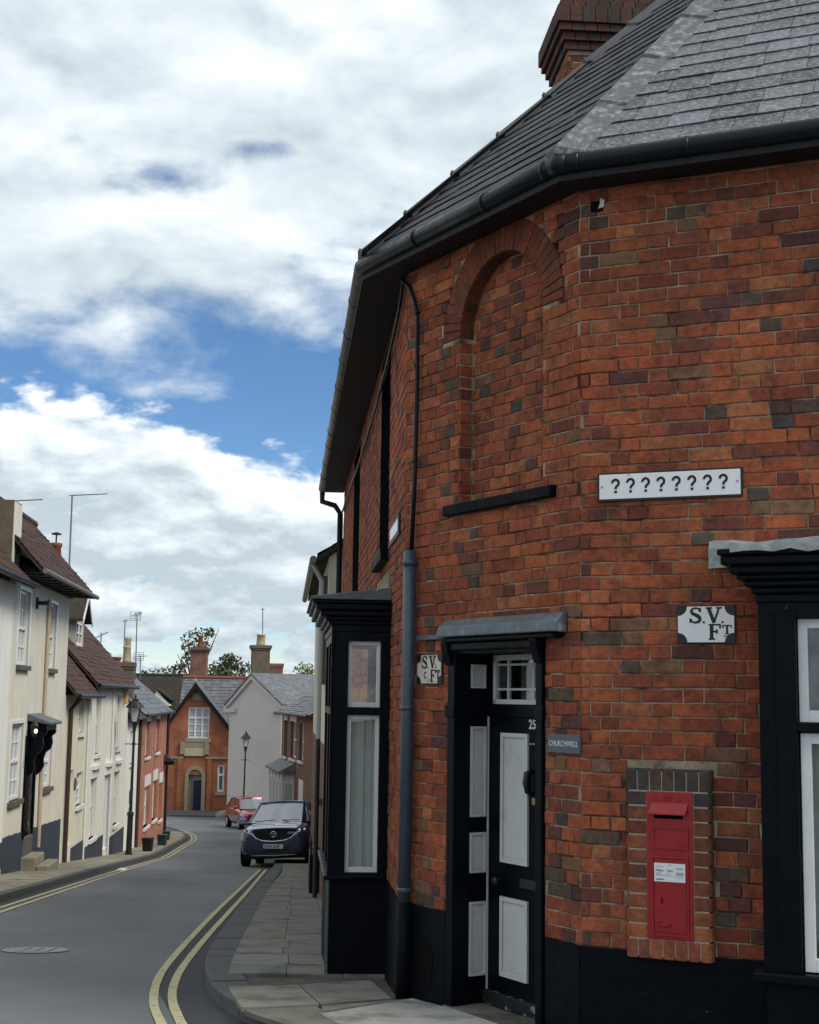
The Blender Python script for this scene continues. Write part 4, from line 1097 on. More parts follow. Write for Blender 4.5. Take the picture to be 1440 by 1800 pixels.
# small sign on the side wall
s0, s1 = C.sz(689, 930)[0], C.sz(704, 930)[0]; z0, z1 = C.sz(696, 950)[1], C.sz(697, 915)[1]
t = thing('wall_sign', 'small white plate with black border high on the street side wall', 'sign', C.P((s0+s1)/2, 0, z0))
m = MB(); m.fbox(C, s0, s1, 0, .015, z0, z1); m.build('border', MT['ink'], t); m = MB(); m.fbox(C, s0+.05, s1-.05, .01, .019, z0+.03, z1-.03); m.build('plate', MT['enamel'], t)
# ------------------------------------------------------------------ post box
pb = thing('post_box', 'red wall post box with white notice, built into the brick pier', 'post box', A.P((bx0+bx1)/2, .055, bz0))
O0 = .055
pq = lambda px, py, o=O0: A.sz(px, py, o)
m = MB(); m.fbox(A, bx0, bx1, -.05, O0+.006, bz0, bz1); body = m.build('body', MT['red'], pb, bevel=.005)
def rim(par, s0, s1, z0, z1, o, w, d, name): MB().panel(A, s0, s1, z0, z1, [(s0+w, s1-w, z0+w, z1-w)], o=o+d, rev=d).panel(A, s0-.001, s1+.001, z0-.001, z1+.001, [(s0, s1, z0, z1)], o=o, rev=-d).build(name, MT['red'], par, bevel=.002)
h0s, hz1 = pq(1143, 1409); h1s, _ = pq(1208, 1409); hz0 = pq(1175, 1431)[1]
m = MB(); m.prism([A.P(h0s+.008, O0+.004, hz1), A.P(h0s-.004, O0+.045, hz0+.004), A.P(h0s-.004, O0+.045, hz0-.004), A.P(h0s+.008, O0+.004, hz1-.012)], A.d*(h1s-h0s)); m.build('aperture_hood', MT['red'], pb, bevel=.003)
m = MB(); m.fbox(A, h0s+.022, h1s-.022, O0+.003, O0+.0075, hz0-.026, hz0+.02); m.build('slot', MT['redd'], pb)
a, z1_ = pq(1147, 1451); b, z0_ = pq(1211, 1494); rim(pb, a, b, z0_, z1_, O0+.006, .011, .009, 'cast_panel')
a, z1_ = pq(1146, 1503); b, z0_ = pq(1213, 1648); rim(pb, a, b, z0_, z1_, O0+.006, .011, .010, 'door_rim')
MB().fbox(A, a+.014, b-.014, O0+.004, O0+.010, z0_+.016, z1_-.014).build('door', MT['red'], pb, bevel=.002)
s0, z1_ = pq(1151, 1516); s1, z0_ = pq(1206, 1552)
no = MB().fbox(A, s0, s1, O0+.009, O0+.0125, z0_, z1_).build('notice', MT['enamel'] if False else material('notice_white', (.70, .72, .72), .35, .4), pb)
W_, H_ = s1-s0, z1_-z0_
text(A, s0+W_*.05, z0_+H_*.55, O0+.0125, '9.00am', H_*.13, MT['ink'], no, ext=.0004, xs=.8); text(A, s0+W_*.40, z0_+H_*.55, O0+.0125, '7.00am', H_*.11, MT['ink'], no, ext=.0004, xs=.8)
m = MB()
for (u0, u1, v) in ((.06, .30, .80), (.06, .26, .45), (.40, .50, .45), (.06, .6, .33), (.70, .95, .74), (.70, .93, .69), (.70, .95, .50), (.70, .95, .45), (.70, .95, .40), (.70, .92, .35), (.70, .93, .24), (.44, .56, .90), (.06, .2, .38)):
    m.fbox(A, s0+W_*u0, s0+W_*u1, O0+.0125, O0+.0130, z0_+H_*v, z0_+H_*(v+.018))
m.fbox(A, s0+W_*.07, s0+W_*.31, O0+.0125, O0+.0130, z0_+H_*.10, z0_+H_*.155)
m.build('print', MT['ink'], no)
a, z = pq(1165, 1583); MB().fbox(A, a-.004, a+.004, O0+.010, O0+.013, z-.015, z+.015).build('keyhole', MT['redd'], pb, bevel=.002)
a, z = pq(1157, 1600); MB().fbox(A, a-.025, a+.026, O0+.010, O0+.014, z-.004, z+.004).fbox(A, a-.025, a+.026, O0+.010, O0+.014, z-.06, z-.053).build('lock_bar', MT['red'], pb)
a, z = pq(1170, 1622); m = MB(); m.prism([A.P(a-.035, O0+.010, z), A.P(a+.035, O0+.010, z), A.P(a+.022, O0+.03, z-.006), A.P(a-.022, O0+.03, z-.006)], (0, 0, -.010)); m.build('pull', MT['red'], pb, bevel=.002)
# royal cypher: crown between V and R
a, z = pq(1175, 1404)
m = MB(); o = O0+.006
m.fbox(A, a-.020, a+.020, o, o+.006, z-.004, z+.004)
for dx in (-.018, -.009, 0, .009, .018): m.lathe(A.P(a+dx, o+.002, z+.004), [(.004, 0), (.005, .006), (.002, .013-abs(dx)*.2)], 6)
m.fbox(A, a-.002, a+.002, o, o+.005, z+.014, z+.024); m.fbox(A, a-.006, a+.006, o, o+.005, z+.018, z+.021)
m.build('crown', MT['red'], pb)
m = MB(); serif_letter(m, A, o, 'V', pq(1149, 1404)[0], z-.012, .022, .02); m.build('cypher', MT['red'], pb)
text(A, pq(1193, 1404)[0], z-.012, o, 'R', .022, MT['red'], pb, 'cypher', ext=.002)
# ------------------------------------------------------------------ terrace on the left
MT.update(
    cream=material('cream_render', (.63, .595, .505), .9, .2, var=.10, vscale=1.6, bump=.25, bscale=18, streak=.20),
    cream2=material('pale_yellow_render', (.64, .61, .49), .9, .2, var=.08, vscale=2, bump=.2, bscale=20, streak=.25),
    offw=material('off_white_render', (.68, .66, .58), .9, .2, var=.07, vscale=2, bump=.15, bscale=20, streak=.2),
    whitew=material('white_render', (.72, .73, .68), .9, .2, var=.06, vscale=2, bump=.15, bscale=20, streak=.15),
    greyplinth=material('slate_grey_paint', (.040, .052, .068), .7, .3, var=.2, vscale=3, bump=.2, bscale=20),
    tile=material('brown_tile', (.075, .040, .031), .9, .2, var=.5, vscale=7, bump=.7, bscale=25, col2=(.045, .035, .03), c2scale=2.2, c2lo=.45, c2hi=.70),
    tiledark=material('dark_mossy_tile', (.040, .034, .026), .9, .2, var=.4, vscale=6, bump=.6, bscale=22),
    slatef=material('far_slate', (.10, .105, .115), .6, .4, var=.35, vscale=5, bump=.3, bscale=20, col2=(.19, .195, .20), c2scale=3, c2lo=.5, c2hi=.7),
    stone=material('old_stone', (.26, .23, .17), .9, .2, var=.25, vscale=6, bump=.4, bscale=25),
    sill=material('dark_sill', (.10, .095, .085), .85, .3, var=.25, vscale=8),
    glassf=material('old_glass', (.11, .13, .14), .06, .7),
    netf=material('window_net', (.36, .40, .41), .25, .5),
    potc=material('buff_pot', (.42, .34, .20), .85, .2, var=.15), potr=material('red_pot', (.22, .07, .045), .85, .2, var=.2),
    roughc=material('brown_stack_render', (.13, .105, .075), .95, .1, var=.3, vscale=3, bump=.4, bscale=15),
    alu=material('aerial_metal', (.16, .17, .18), .5, .5, metal=.5),
    lampon=material('lit_bulb', (1, .8, .45), .4, .3, emit=(1.0, .78, .42, 1.6)),
    pipec=material('cream_pipe', (.45, .36, .26), .7, .3, var=.2, vscale=4), pipeb=material('brown_pipe', (.05, .025, .022), .6, .3))
def brickmat(name, c1, c2, mort, sc_=1.0):
    m = bpy.data.materials.new(name); m.use_nodes = True; t = m.node_tree; N = t.nodes; L = t.links; b = N['Principled BSDF']; b.inputs['Roughness'].default_value = .9
    geo = N.new('ShaderNodeNewGeometry'); sp = N.new('ShaderNodeSeparateXYZ'); L.new(geo.outputs['Position'], sp.inputs[0])
    ad = N.new('ShaderNodeMath'); ad.operation = 'ADD'; L.new(sp.outputs[0], ad.inputs[0]); L.new(sp.outputs[1], ad.inputs[1])
    cb = N.new('ShaderNodeCombineXYZ'); L.new(ad.outputs[0], cb.inputs[0]); L.new(sp.outputs[2], cb.inputs[1])
    br = N.new('ShaderNodeTexBrick'); L.new(cb.outputs[0], br.inputs['Vector'])
    br.inputs['Color1'].default_value = (*c1, 1); br.inputs['Color2'].default_value = (*c2, 1); br.inputs['Mortar'].default_value = (*mort, 1)
    br.inputs['Scale'].default_value = sc_; br.inputs['Brick Width'].default_value = .225; br.inputs['Row Height'].default_value = .075; br.inputs['Mortar Size'].default_value = .006
    nz = N.new('ShaderNodeTexNoise'); nz.inputs['Scale'].default_value = 1.3; nz.inputs['Detail'].default_value = 6; L.new(geo.outputs['Position'], nz.inputs['Vector'])
    mr = N.new('ShaderNodeMapRange'); L.new(nz.outputs['Fac'], mr.inputs[0]); mr.inputs[1].default_value = .3; mr.inputs[2].default_value = .7; mr.inputs[3].default_value = .72; mr.inputs[4].default_value = 1.2
    sc2 = N.new('ShaderNodeVectorMath'); sc2.operation = 'SCALE'; L.new(br.outputs['Color'], sc2.inputs[0]); L.new(mr.outputs[0], sc2.inputs['Scale']); L.new(sc2.outputs[0], b.inputs['Base Color'])
    return m
MT['bricko'] = brickmat('orange_brick_far', (.40, .15, .085), (.33, .11, .065), (.34, .22, .15))
MT['brickr'] = brickmat('red_brick_far', (.36, .115, .05), (.27, .08, .038), (.22, .12, .07))
MT['brickb'] = brickmat('brown_brick_far', (.20, .095, .06), (.15, .07, .05), (.16, .11, .08))
D = Fr((XD(25), 25), (-.082, 1))
dq = lambda px, py, o=0.0: D.sz(px, py, o)
def window(par, fr, s0, s1, z0, z1, rev=.10, cols=2, rows=4, frame=None, fw=.06, sill='sill', sillw=.08, surround=0.0, glass='glassf', midrail=True):
    fm = frame or MT['white']; m = MB(); o = -rev
    if surround:
        for a, b, c, d in ((s0-surround, s0, z0, z1+surround), (s1, s1+surround, z0, z1+surround), (s0, s1, z1, z1+surround)): m.fbox(fr, a, b, -.02, .02, c, d)
    for a, b, c, d in ((s0, s0+fw, z0, z1), (s1-fw, s1, z0, z1), (s0+fw, s1-fw, z0, z0+fw*1.2), (s0+fw, s1-fw, z1-fw, z1)): m.fbox(fr, a, b, o-.03, o+.03, c, d)
    if midrail: zm = (z0+z1)/2; m.fbox(fr, s0+fw, s1-fw, o-.02, o+.035, zm-.03, zm+.03)
    for i in range(1, cols): x = s0+(s1-s0)*i/cols; m.fbox(fr, x-.014, x+.014, o-.02, o+.015, z0+fw, z1-fw)
    for i in range(1, rows):
        z = z0+(z1-z0)*i/rows
        if midrail and abs(i*2-rows) < .1: continue
        m.fbox(fr, s0+fw, s1-fw, o-.018, o+.013, z-.014, z+.014)
    w = m.build('window', fm, par)
    MB().panel(fr, s0, s1, z0, z1, o=o-.012).build('pane', MT[glass], w)
    if sill: MB().fbox(fr, s0-.06, s1+.06, -rev, sillw, z0-.10, z0).build('sill', MT[sill], w)
    return w
def shell(par, fr, s0, s1, z0, z1, depth, mat, holes, rev=.10, name='wall'):
    m = MB(); m.panel(fr, s0, s1, z0, z1, holes, 0, rev)
    for s_ in (s0, s1): m.poly([fr.P(s_, 0, z0), fr.P(s_, -depth, z0), fr.P(s_, -depth, z1), fr.P(s_, 0, z1)])
    m.poly([fr.P(s0, -depth, z0), fr.P(s1, -depth, z0), fr.P(s1, -depth, z1), fr.P(s0, -depth, z1)])
    return m.build(name, mat, par)
def tileroof(par, fr, s0, s1, oe, ze, pitch, run, mat, rows, gmat=None, gs=None, lip=.035, ridge=None, th=.08):
    """ridge parallel to the wall; front slope as lapped courses; run = horizontal eave-to-ridge distance"""
    t = math.tan(R(pitch)); m = MB()
    for i in range(rows):
        w0, w1 = run*i/rows, run*(i+1.25)/rows; jz = random.uniform(-.006, .006)
        w1 = min(w1, run)
        p = lambda s_, w, u: fr.P(s_, oe-w, ze+w*t+u)
        n = max(2, int((s1-s0)/1.2))
        for k in range(n):
            a, b = s0+(s1-s0)*k/n, s0+(s1-s0)*(k+1)/n; ja = lip+jz+random.uniform(-.018, .018)
            m.poly([p(a, w0, ja), p(b, w0, ja), p(b, w1, .01), p(a, w1, .01)]); m.poly([p(a, w0, ja), p(b, w0, ja), p(b, w0, -.02), p(a, w0, -.02)])
    r = m.build('roof', mat, par)
    m = MB(); a, b = s0, s1
    m.box8([fr.P(a, oe-.01, ze-th), fr.P(b, oe-.01, ze-th), fr.P(b, oe-run, ze+run*t-th), fr.P(a, oe-run, ze+run*t-th), fr.P(a, oe-.01, ze), fr.P(b, oe-.01, ze), fr.P(b, oe-run, ze+run*t), fr.P(a, oe-run, ze+run*t)])
    m.box8([fr.P(a, oe-2*run, ze-th), fr.P(b, oe-2*run, ze-th), fr.P(b, oe-run, ze+run*t-th), fr.P(a, oe-run, ze+run*t-th), fr.P(a, oe-2*run, ze), fr.P(b, oe-2*run, ze), fr.P(b, oe-run, ze+run*t), fr.P(a, oe-run, ze+run*t)])
    m.build('roof_deck', MT['tiledark'], r)
    MB().tube([fr.P(a, oe-run, ze+run*t+.01), fr.P(b, oe-run, ze+run*t+.01)], .10, 8).build('ridge', ridge or mat, r)
    if gmat:
        for s_ in (gs or (s0+.3, s1-.3)):
            MB().poly([fr.P(s_, 0, ze-.05), fr.P(s_, oe-run, ze+(run)*t-.1), fr.P(s_, 2*(oe-run), ze-.05)]).build('gable', gmat, par)
    return r
def gutterline(par, fr, s0, s1, o, z, mat='gutter', r_=.055): return MB().tube([fr.P(s0, o, z), fr.P(s1, o, z)], r_, 8).build('gutter', MT[mat], par)
def chimney(par, c, w, d, h, mat, cap, pots, dirn=(1, 0), potmat='potc', corb=.06):
    fr = Fr((c[0], c[1]), dirn); m = MB(); m.fbox(fr, -w/2, w/2, -d/2, d/2, c[2]-2.0, c[2]+h)
    ck = m.build('chimney', mat, par)
    m = MB(); m.fbox(fr, -w/2-corb*.5, w/2+corb*.5, -d/2-corb*.5, d/2+corb*.5, c[2]+h-.28, c[2]+h-.18); m.fbox(fr, -w/2-corb, w/2+corb, -d/2-corb, d/2+corb, c[2]+h-.18, c[2]+h); m.build('cap', cap, ck, bevel=.02)
    for x, hh, rr in pots:
        MB().lathe(fr.P(x, 0, c[2]+h), [(rr*1.15, 0), (rr*1.1, .06), (rr*.9, hh*.85), (rr*1.1, hh*.9), (rr*1.1, hh), (rr*.8, hh+.01)], 12).build('chimney_pot', MT[potmat], ck, smooth=True)
    return ck
def aerial(par, foot, top, boom, n=7, el=.22, name='aerial', grid=False):
    m = MB(); foot, top = Vector(foot), Vector(top); m.tube([foot, top], .022, 6)
    b0, b1 = [Vector(p) for p in boom]; m.tube([b0, b1], .014, 5); dr = (b1-b0).normalized(); sd = dr.cross(Vector((0, 0, 1))).normalized()
    for i in range(n):
        p = b0.lerp(b1, (i+.5)/n); L_ = el*(1-.4*i/n); m.tube([p-sd*L_, p+sd*L_], .008, 4)
    if grid:
        for k in range(5): z = Vector((0, 0, -.16+.08*k)); m.tube([b0-sd*.22+z, b0+sd*.22+z], .008, 4)
        for x in (-.2, 0, .2): m.tube([b0+sd*x+Vector((0, 0, -.16)), b0+sd*x+Vector((0, 0, .16))], .008, 4)
    return m.build(name, MT['alu'], par)
def base(px): s_ = dq(px, 1450)[0]; p = D.P(s_, 0, 0); return (p.x, p.y, zg(p.y))
def sx_(px, py=1300, o=0.0): return dq(px, py, o)[0]
def rect(x0, x1, y0, y1, o=0.0):
    ym = (y0+y1)/2; xm = (x0+x1)/2; return (dq(x0, ym, o)[0], dq(x1, ym, o)[0], dq(xm, y1, o)[1], dq(xm, y0, o)[1])
ZB = lambda s_: zg(D.P(s_, 0, 0).y)-.5
# house 0: white, cut by the frame
h = thing('terrace_house', 'white rendered house cut off by the left picture edge', 'house', base(-20), 'terrace on the left side of the street')
s1 = sx_(15, 1250); zE = dq(15, 1022)[1]
shell(h, D, s1-9, s1-.01, ZB(s1-9)-1, zE, 5, MT['whitew'], [])
MB().fbox(D, s1-9, s1-.02, 0, .015, ZB(s1-9), dq(8, 1478)[1]).build('plinth', MT['greyplinth'], h)
tileroof(h, D, s1-9, s1+.15, .38, zE, 45, 2.7, MT['tile'], 24); gutterline(h, D, s1-9, s1+.2, .42, zE-.02)
# house 1: cream, deep eaves
h = thing('terrace_house', 'tall cream house with deep dark eaves, black door canopy and blue-grey plinth', 'house', base(60), 'terrace on the left side of the street')
s0, s1 = sx_(15, 1250), sx_(113, 1270); zW = dq(118, 1046)[1]
WN = [rect(32, 51, 1037, 1170), rect(84, 98, 1060, 1176), rect(17, 38, 1272, 1406), rect(76, 90, 1293, 1384)]
DRr = rect(41, 55, 1335, 1468)
shell(h, D, s0, s1, ZB(s0)-1, zW, 5.5, MT['cream'], WN+[DRr])
for i, w in enumerate(WN): window(h, D, *w, rev=.09, cols=3, rows=4, surround=.07, glass='netf')
pz = dq(105, 1440)[1]; pza = dq(0, 1475)[1]
m = MB(); n = 10
for k in range(n):
    a, b = s0+(s1-s0)*k/n, s0+(s1-s0)*(k+1)/n
    if DRr[0]-.15 < (a+b)/2 < DRr[1]+.15: continue
    za = pza+(pz-pza)*(k+.5)/n
    m.fbox(D, a, b, 0, .02, ZB(a)-.5, za)
m.build('plinth', MT['greyplinth'], h)
dr = MB().fbox(D, DRr[0], DRr[1], -.12, -.06, DRr[2], DRr[3]).build('door', MT['black'], h)
m = MB(); m.fbox(D, DRr[0]-.1, DRr[0], -.1, .06, DRr[2], DRr[3]+.1); m.fbox(D, DRr[1], DRr[1]+.1, -.1, .06, DRr[2], DRr[3]+.1); m.fbox(D, DRr[0]-.1, DRr[1]+.1, -.1, .06, DRr[3], DRr[3]+.5); m.build('door_frame', MT['black'], h)
# canopy with scrolled consoles
zc = dq(46, 1266)[1]; ca = sx_(46, 1300); cb_ = ca+1.45; CO = .50
m = MB(); m.box8([D.P(ca,0,zc-.02), D.P(cb_,0,zc-.02), D.P(cb_,CO,zc-.10), D.P(ca,CO,zc-.10), D.P(ca,0,zc+.14), D.P(cb_,0,zc+.14), D.P(cb_,CO,zc-.04), D.P(ca,CO,zc-.04)])
cano = m.build('canopy', MT['lead'], h, bevel=.02)
m = MB(); m.fbox(D, ca+.06, cb_-.06, 0, CO-.10, zc-.22, zc-.06); m.build('bed_mould', MT['black'], cano, bevel=.03)
for s_ in (ca+.08, cb_-.22):
    prof = [(o*.66, z) for o, z in [(0, -.22), (.62, -.22), (.60, -.30), (.48, -.36), (.52, -.50), (.46, -.64), (.30, -.72), (.24, -.86), (.27, -1.0), (.18, -1.12), (.06, -1.2), (0, -1.2)]]
    MB().prism([D.P(s_, o, zc+z) for o, z in prof], D.d*.14).build('console', MT['black'], cano, bevel=.015)
a, z = dq(45, 1288, .25); MB().lathe(D.P(ca+.02, .16, z-.16), [(.03, 0), (.06, .04), (.09, .26), (.10, .27), (.04, .36), (.01, .40)], 8).build('porch_lantern', MT['iron'], h)
MB().lathe(D.P(ca-.05, .20, z-.02), [(.01, -.03), (.035, 0), (.035, .04), (.01, .06)], 10).build('bulb', MT['lampon'], h, smooth=True)
text(D, DRr[0]-.42, dq(40, 1352)[1], .0, '18', .18, MT['ink'], h, 'house_number')
# eaves and roof
zE = dq(140, 1034, .55)[1]
r = tileroof(h, D, s0-.1, s1+.55, .55, zE, 48, 1.60, MT['tile'], 20, gmat=MT['cream'], gs=(s1,))
gutterline(h, D, s0-.1, s1+.55, .60, zE-.03, 'gutter_old')
m = MB(); m.poly([D.P(s0, -.01, zW), D.P(s1+.5, -.01, zW), D.P(s1+.5, .54, zE-.07), D.P(s0, .54, zE-.07)]); m.fbox(D, s0, s1+.1, -.02, .06, zW-.05, zW+.35); m.build('soffit', MT['soffit'], h)
n = 9
for k in range(n): a = s0+.3+(s1-s0)*k/n; MB().prism([D.P(a, .0, zW-.02), D.P(a, .5, zE-.10), D.P(a, .5, zE-.02), D.P(a, 0, zW+.2)], D.d*.09).build('rafter_foot', MT['soffit'], h)
# stack at the party wall
ck = MB(); a, z = dq(22, 960, -.05); zt = dq(20, 897, -.05)[1]
ck.fbox(D, a, a+.75, -2.2, -.05, zW-.4, zt+.25); st = ck.build('chimney', MT['roughc'], h)
MB().fbox(D, a+.0, a+.77, -.055, -.035, zW-.3, zt+.22).build('render_face', MT['cream'], st)
q_ = D.P(s0+.9, -.6, 0); zt2 = zt
p0 = at(37, 912, 30.5); p1 = at(37, 886, 30.5); aerial(h, p0-Vector((0, 0, 1.2)), p1, (at(-8, 882, 30.2), at(74, 878, 31.5)), 8, .16)
p = at(97, 990, 36); m = MB(); m.lathe(p-Vector((0, 0, .35)), [(.17, 0), (.16, .1), (.13, .75), (.16, .78), (.16, .86), (.1, .87)], 12); m.build('flue_pot', MT['potr'], h, smooth=True)
m = MB(); zt = p.z+.5; m.lathe((p.x, p.y, zt), [(.02, 0), (.02, .22), (.13, .23), (.13, .26), (.01, .30)], 8); m.build('cowl', MT['iron'], h)
aerial(h, at(121, 1015, 36.5), at(127, 870, 36.5), (at(124, 871, 36.5), at(188, 868, 37.5)), 11, .14)
m = MB(); m.tube([D.P(sx_(79, 1150), .05, dq(79, 1052)[1]), D.P(sx_(79, 1150), .05, dq(66, 1440)[1]-.6)], .045, 8); m.build('downpipe', MT['pipec'], h)
a, z = dq(64, 1060); m = MB(); m.fbox(D, a-.05, a+.05, 0, .28, z-.04, z+.04); m.fbox(D, a-.07, a+.07, 0, .05, z-.12, z+.12); m.build('floodlight', MT['iron'], h)
# steps in front
for k, (x0, x1, y0, y1, pj, lab) in enumerate(((44, 76, 1482, 1515, .32, 'upper'), (44, 92, 1508, 1525, .58, 'lower'))):
    a, b = DRr[0]-.05, DRr[1]+.10+.25*k
    zt = dq(58, 1510, pj)[1] if k == 0 else dq(72, 1531, pj)[1]
    m = MB(); m.fbox(D, a, b, .0 if k == 0 else .33, pj, ZB(a)-.2, zt); m.build('door_step', MT['stone'], h, bevel=.03)
m = MB(); m.fbox(D, DRr[0], DRr[1], -.12, .06, ZB(DRr[0]), DRr[2]); m.build('door_step', MT['sill'], h, bevel=.02)
# house 2: pale yellow, low
h = thing('terrace_house', 'low pale yellow house with brown tiled roof and black downpipe', 'house', base(135), 'terrace on the left side of the street')
s0, s1 = sx_(113, 1270), sx_(151, 1350); zE = dq(145, 1222)[1]
WN = [rect(139, 148, 1232, 1288), rect(134, 145, 1358, 1415)]; DRr = rect(118, 127, 1355, 1484)
shell(h, D, s0+.01, s1-.01, ZB(s0)-1, zE, 5, MT['cream2'], WN+[DRr])
for w in WN: window(h, D, *w, rev=.12, cols=2, rows=4, sill='whited' if w[2] > -1 else 'sill')
MB().fbox(D, DRr[0], DRr[1], -.2, -.12, DRr[2], DRr[3]).build('door', MT['offw'], h)
MB().fbox(D, DRr[1], s1-.02, 0, .02, ZB(s0)-1, dq(140, 1480)[1]).build('plinth', MT['greyplinth'], h)
tileroof(h, D, s0, s1+.45, .30, zE, 50, 2.6, MT['tile'], 26, gmat=MT['offw'], gs=(s1-.02,)); gutterline(h, D, s0, s1+.45, .36, zE-.02)
a = sx_(118, 1300); m = MB(); m.tube([D.P(a, .30, zE-.05), D.P(a, .07, zE-.35), D.P(a, .07, ZB(a)+.4)], .055, 8); m.build('downpipe', MT['pipeb'], h)
a, z = dq(131, 1378); MB().tube([D.P(a, 0, z), D.P(a, .03, z)], .16, 16).build('round_plaque', MT['sill'], h)
# house 3: off-white, taller, with dormer
h = thing('terrace_house', 'off-white house with moulded window hoods and a dormer in its brown tiled roof', 'house', base(190), 'terrace on the left side of the street')
s0, s1 = sx_(151, 1350), sx_(221, 1350); zE = dq(205, 1206)[1]
WN = [rect(168, 177, 1222, 1325), rect(205, 213, 1222, 1315), rect(158, 168, 1368, 1472), rect(200, 208, 1356, 1448)]; DRr = rect(182, 190, 1362, 1490)
shell(h, D, s0+.01, s1-.01, ZB(s0)-1, zE, 5.5, MT['offw'], WN+[DRr])
for w in WN: window(h, D, *w, rev=.14, cols=1, rows=2, sill='whited', fw=.07, glass='netf')
for w in WN[2:]+[DRr]: MB().fbox(D, w[0]-.12, w[1]+.12, 0, .14, w[3]+.25, w[3]+.36).fbox(D, w[0]-.1, w[1]+.1, 0, .05, w[3], w[3]+.25).build('hood_mould', MT['whited'], h)
MB().fbox(D, DRr[0], DRr[1], -.16, -.1, DRr[2], DRr[3]).build('door', material('lilac_white_door', (.55, .56, .68), .4, .4), h)
MB().fbox(D, s0+.02, DRr[0]-.05, 0, .02, ZB(s0)-1, dq(165, 1478)[1]).fbox(D, DRr[1]+.05, s1-.03, 0, .02, ZB(s0)-1, dq(205, 1462)[1]).build('plinth', MT['greyplinth'], h)
tileroof(h, D, s0-.1, s1+.35, .25, zE, 48, 2.9, MT['tile'], 26, gmat=MT['offw'], gs=(s0, s1)); gutterline(h, D, s0-.1, s1+.35, .30, zE-.02)
a, z = dq(217, 1226); MB().fbox(D, a-.1, a+.1, 0, .14, z-.22, z+.22).build('alarm_box', material('alarm_yellow', (.55, .36, .12), .5, .4), h, bevel=.02)
for x in (152, 195): a = sx_(x, 1300); MB().tube([D.P(a, .04, zE), D.P(a, .04, ZB(a)+.4)], .03, 6).build('downpipe', MT['whited'], h)
OD = -.75
a0, a1 = dq(134, 1110, OD)[0], dq(147, 1110, OD)[0]; dz0, dz1 = dq(140, 1142, OD)[1], dq(142, 1088, OD)[1]; dzr = dq(146, 1047, OD)[1]
m = MB(); m.panel(D, a0, a1, dz0, dz1, [(a0+.15, a1-.15, dz0+.12, dz1-.1)], o=OD, rev=.06)
for s_ in (a0, a1): m.poly([D.P(s_, OD, dz0), D.P(s_, OD-2.2, dz0), D.P(s_, OD-2.2, dz1), D.P(s_, OD, dz1)])
m.poly([D.P(a0, OD, dz1), D.P(a1, OD, dz1), D.P((a0+a1)/2, OD, dzr-.1)])
dm = m.build('dormer', material('grey_dormer_render', (.42, .40, .37), .9, .2, var=.1), h)
m = MB(); cx = (a0+a1)/2
for s_, sg in ((a0-.2, -1), (a1+.2, 1)):
    m.prism([D.P(s_, OD+.2, dz1-.12), D.P(cx, OD+.2, dzr), D.P(cx, OD+.2, dzr+.09), D.P(s_, OD+.2, dz1-.03)], -D.n*2.6)
m.build('dormer_roof', MT['tiledark'], dm)
m = MB()
for s_ in (a0-.22, a1+.22): m.prism([D.P(s_, OD+.21, dz1-.2), D.P(cx, OD+.21, dzr-.1), D.P(cx, OD+.21, dzr+.03), D.P(s_, OD+.21, dz1-.05)], D.n*.03)
m.build('barge_board', MT['whited'], dm)
FD = Fr(D.P(0, OD, 0)[:2], D.d[:2]); m = MB()
for x0_, x1_, z0_, z1_ in ((a0+.15, a0+.22, dz0+.12, dz1-.1), (a1-.22, a1-.15, dz0+.12, dz1-.1), (a0+.15, a1-.15, dz0+.12, dz0+.2), (a0+.15, a1-.15, dz1-.18, dz1-.1), (cx-.03, cx+.03, dz0+.12, dz1-.1), (a0+.15, a1-.15, (dz0+dz1)/2, (dz0+dz1)/2+.04)): m.fbox(FD, x0_, x1_, -.06, -.01, z0_, z1_)
wn = m.build('dormer_window', MT['white'], dm)
# house 4: narrow white
h = thing('terrace_house', 'narrow white house between the off-white house and the red brick one', 'house', base(231), 'terrace on the left side of the street')
s0, s1 = sx_(221, 1350), sx_(241, 1350); zE = dq(232, 1262)[1]
WN = [rect(229, 235, 1285, 1342), rect(226, 234, 1388, 1450)]
shell(h, D, s0+.01, s1-.01, ZB(s0)-1, zE, 5, MT['whitew'], WN)
for w in WN: window(h, D, *w, rev=.12, cols=2, rows=2, sill='whited')
tileroof(h, D, s0-.05, s1+.05, .22, zE, 42, 2.4, MT['tile'], 16); gutterline(h, D, s0, s1, .26, zE-.02)
a, z = dq(227, 1402); MB().fbox(D, a-.06, a+.06, 0, .08, z-.2, z+.2).build('meter_box', MT['sill'], h)
# house 5: red brick
h = thing('terrace_house', 'orange-red brick house with white lintels and slate roof at the end of the row', 'house', base(265), 'terrace on the left side of the street')
s0, s1 = sx_(241, 1350), sx_(291, 1350); zE = dq(285, 1252)[1]
WN = [rect(256, 263, 1268, 1330), rect(274, 280, 1264, 1322), rect(253, 262, 1382, 1452), rect(268, 275, 1372, 1440), rect(279, 284, 1376, 1440)]
shell(h, D, s0+.01, s1, ZB(s0)-1, zE, 6, MT['bricko'], WN, rev=.14)
for w in WN: window(h, D, *w, rev=.16, cols=1, rows=2, sill='whited', frame=MT['pipeb'] if w[0] < 0 else None)
for w in WN: MB().fbox(D, w[0]-.08, w[1]+.08, -.05, .03, w[3], w[3]+.42).build('lintel', MT['whited'], h)
tileroof(h, D, s0-.1, s1+.35, .25, zE, 40, 3.0, MT['slatef'], 14, gmat=MT['bricko'], gs=(s1,)); gutterline(h, D, s0, s1+.3, .30, zE-.02)
a = s0+.05; MB().tube([D.P(a, .07, zE), D.P(a, .07, ZB(a)+.4)], .06, 8).build('downpipe', MT['pipeb'], h)
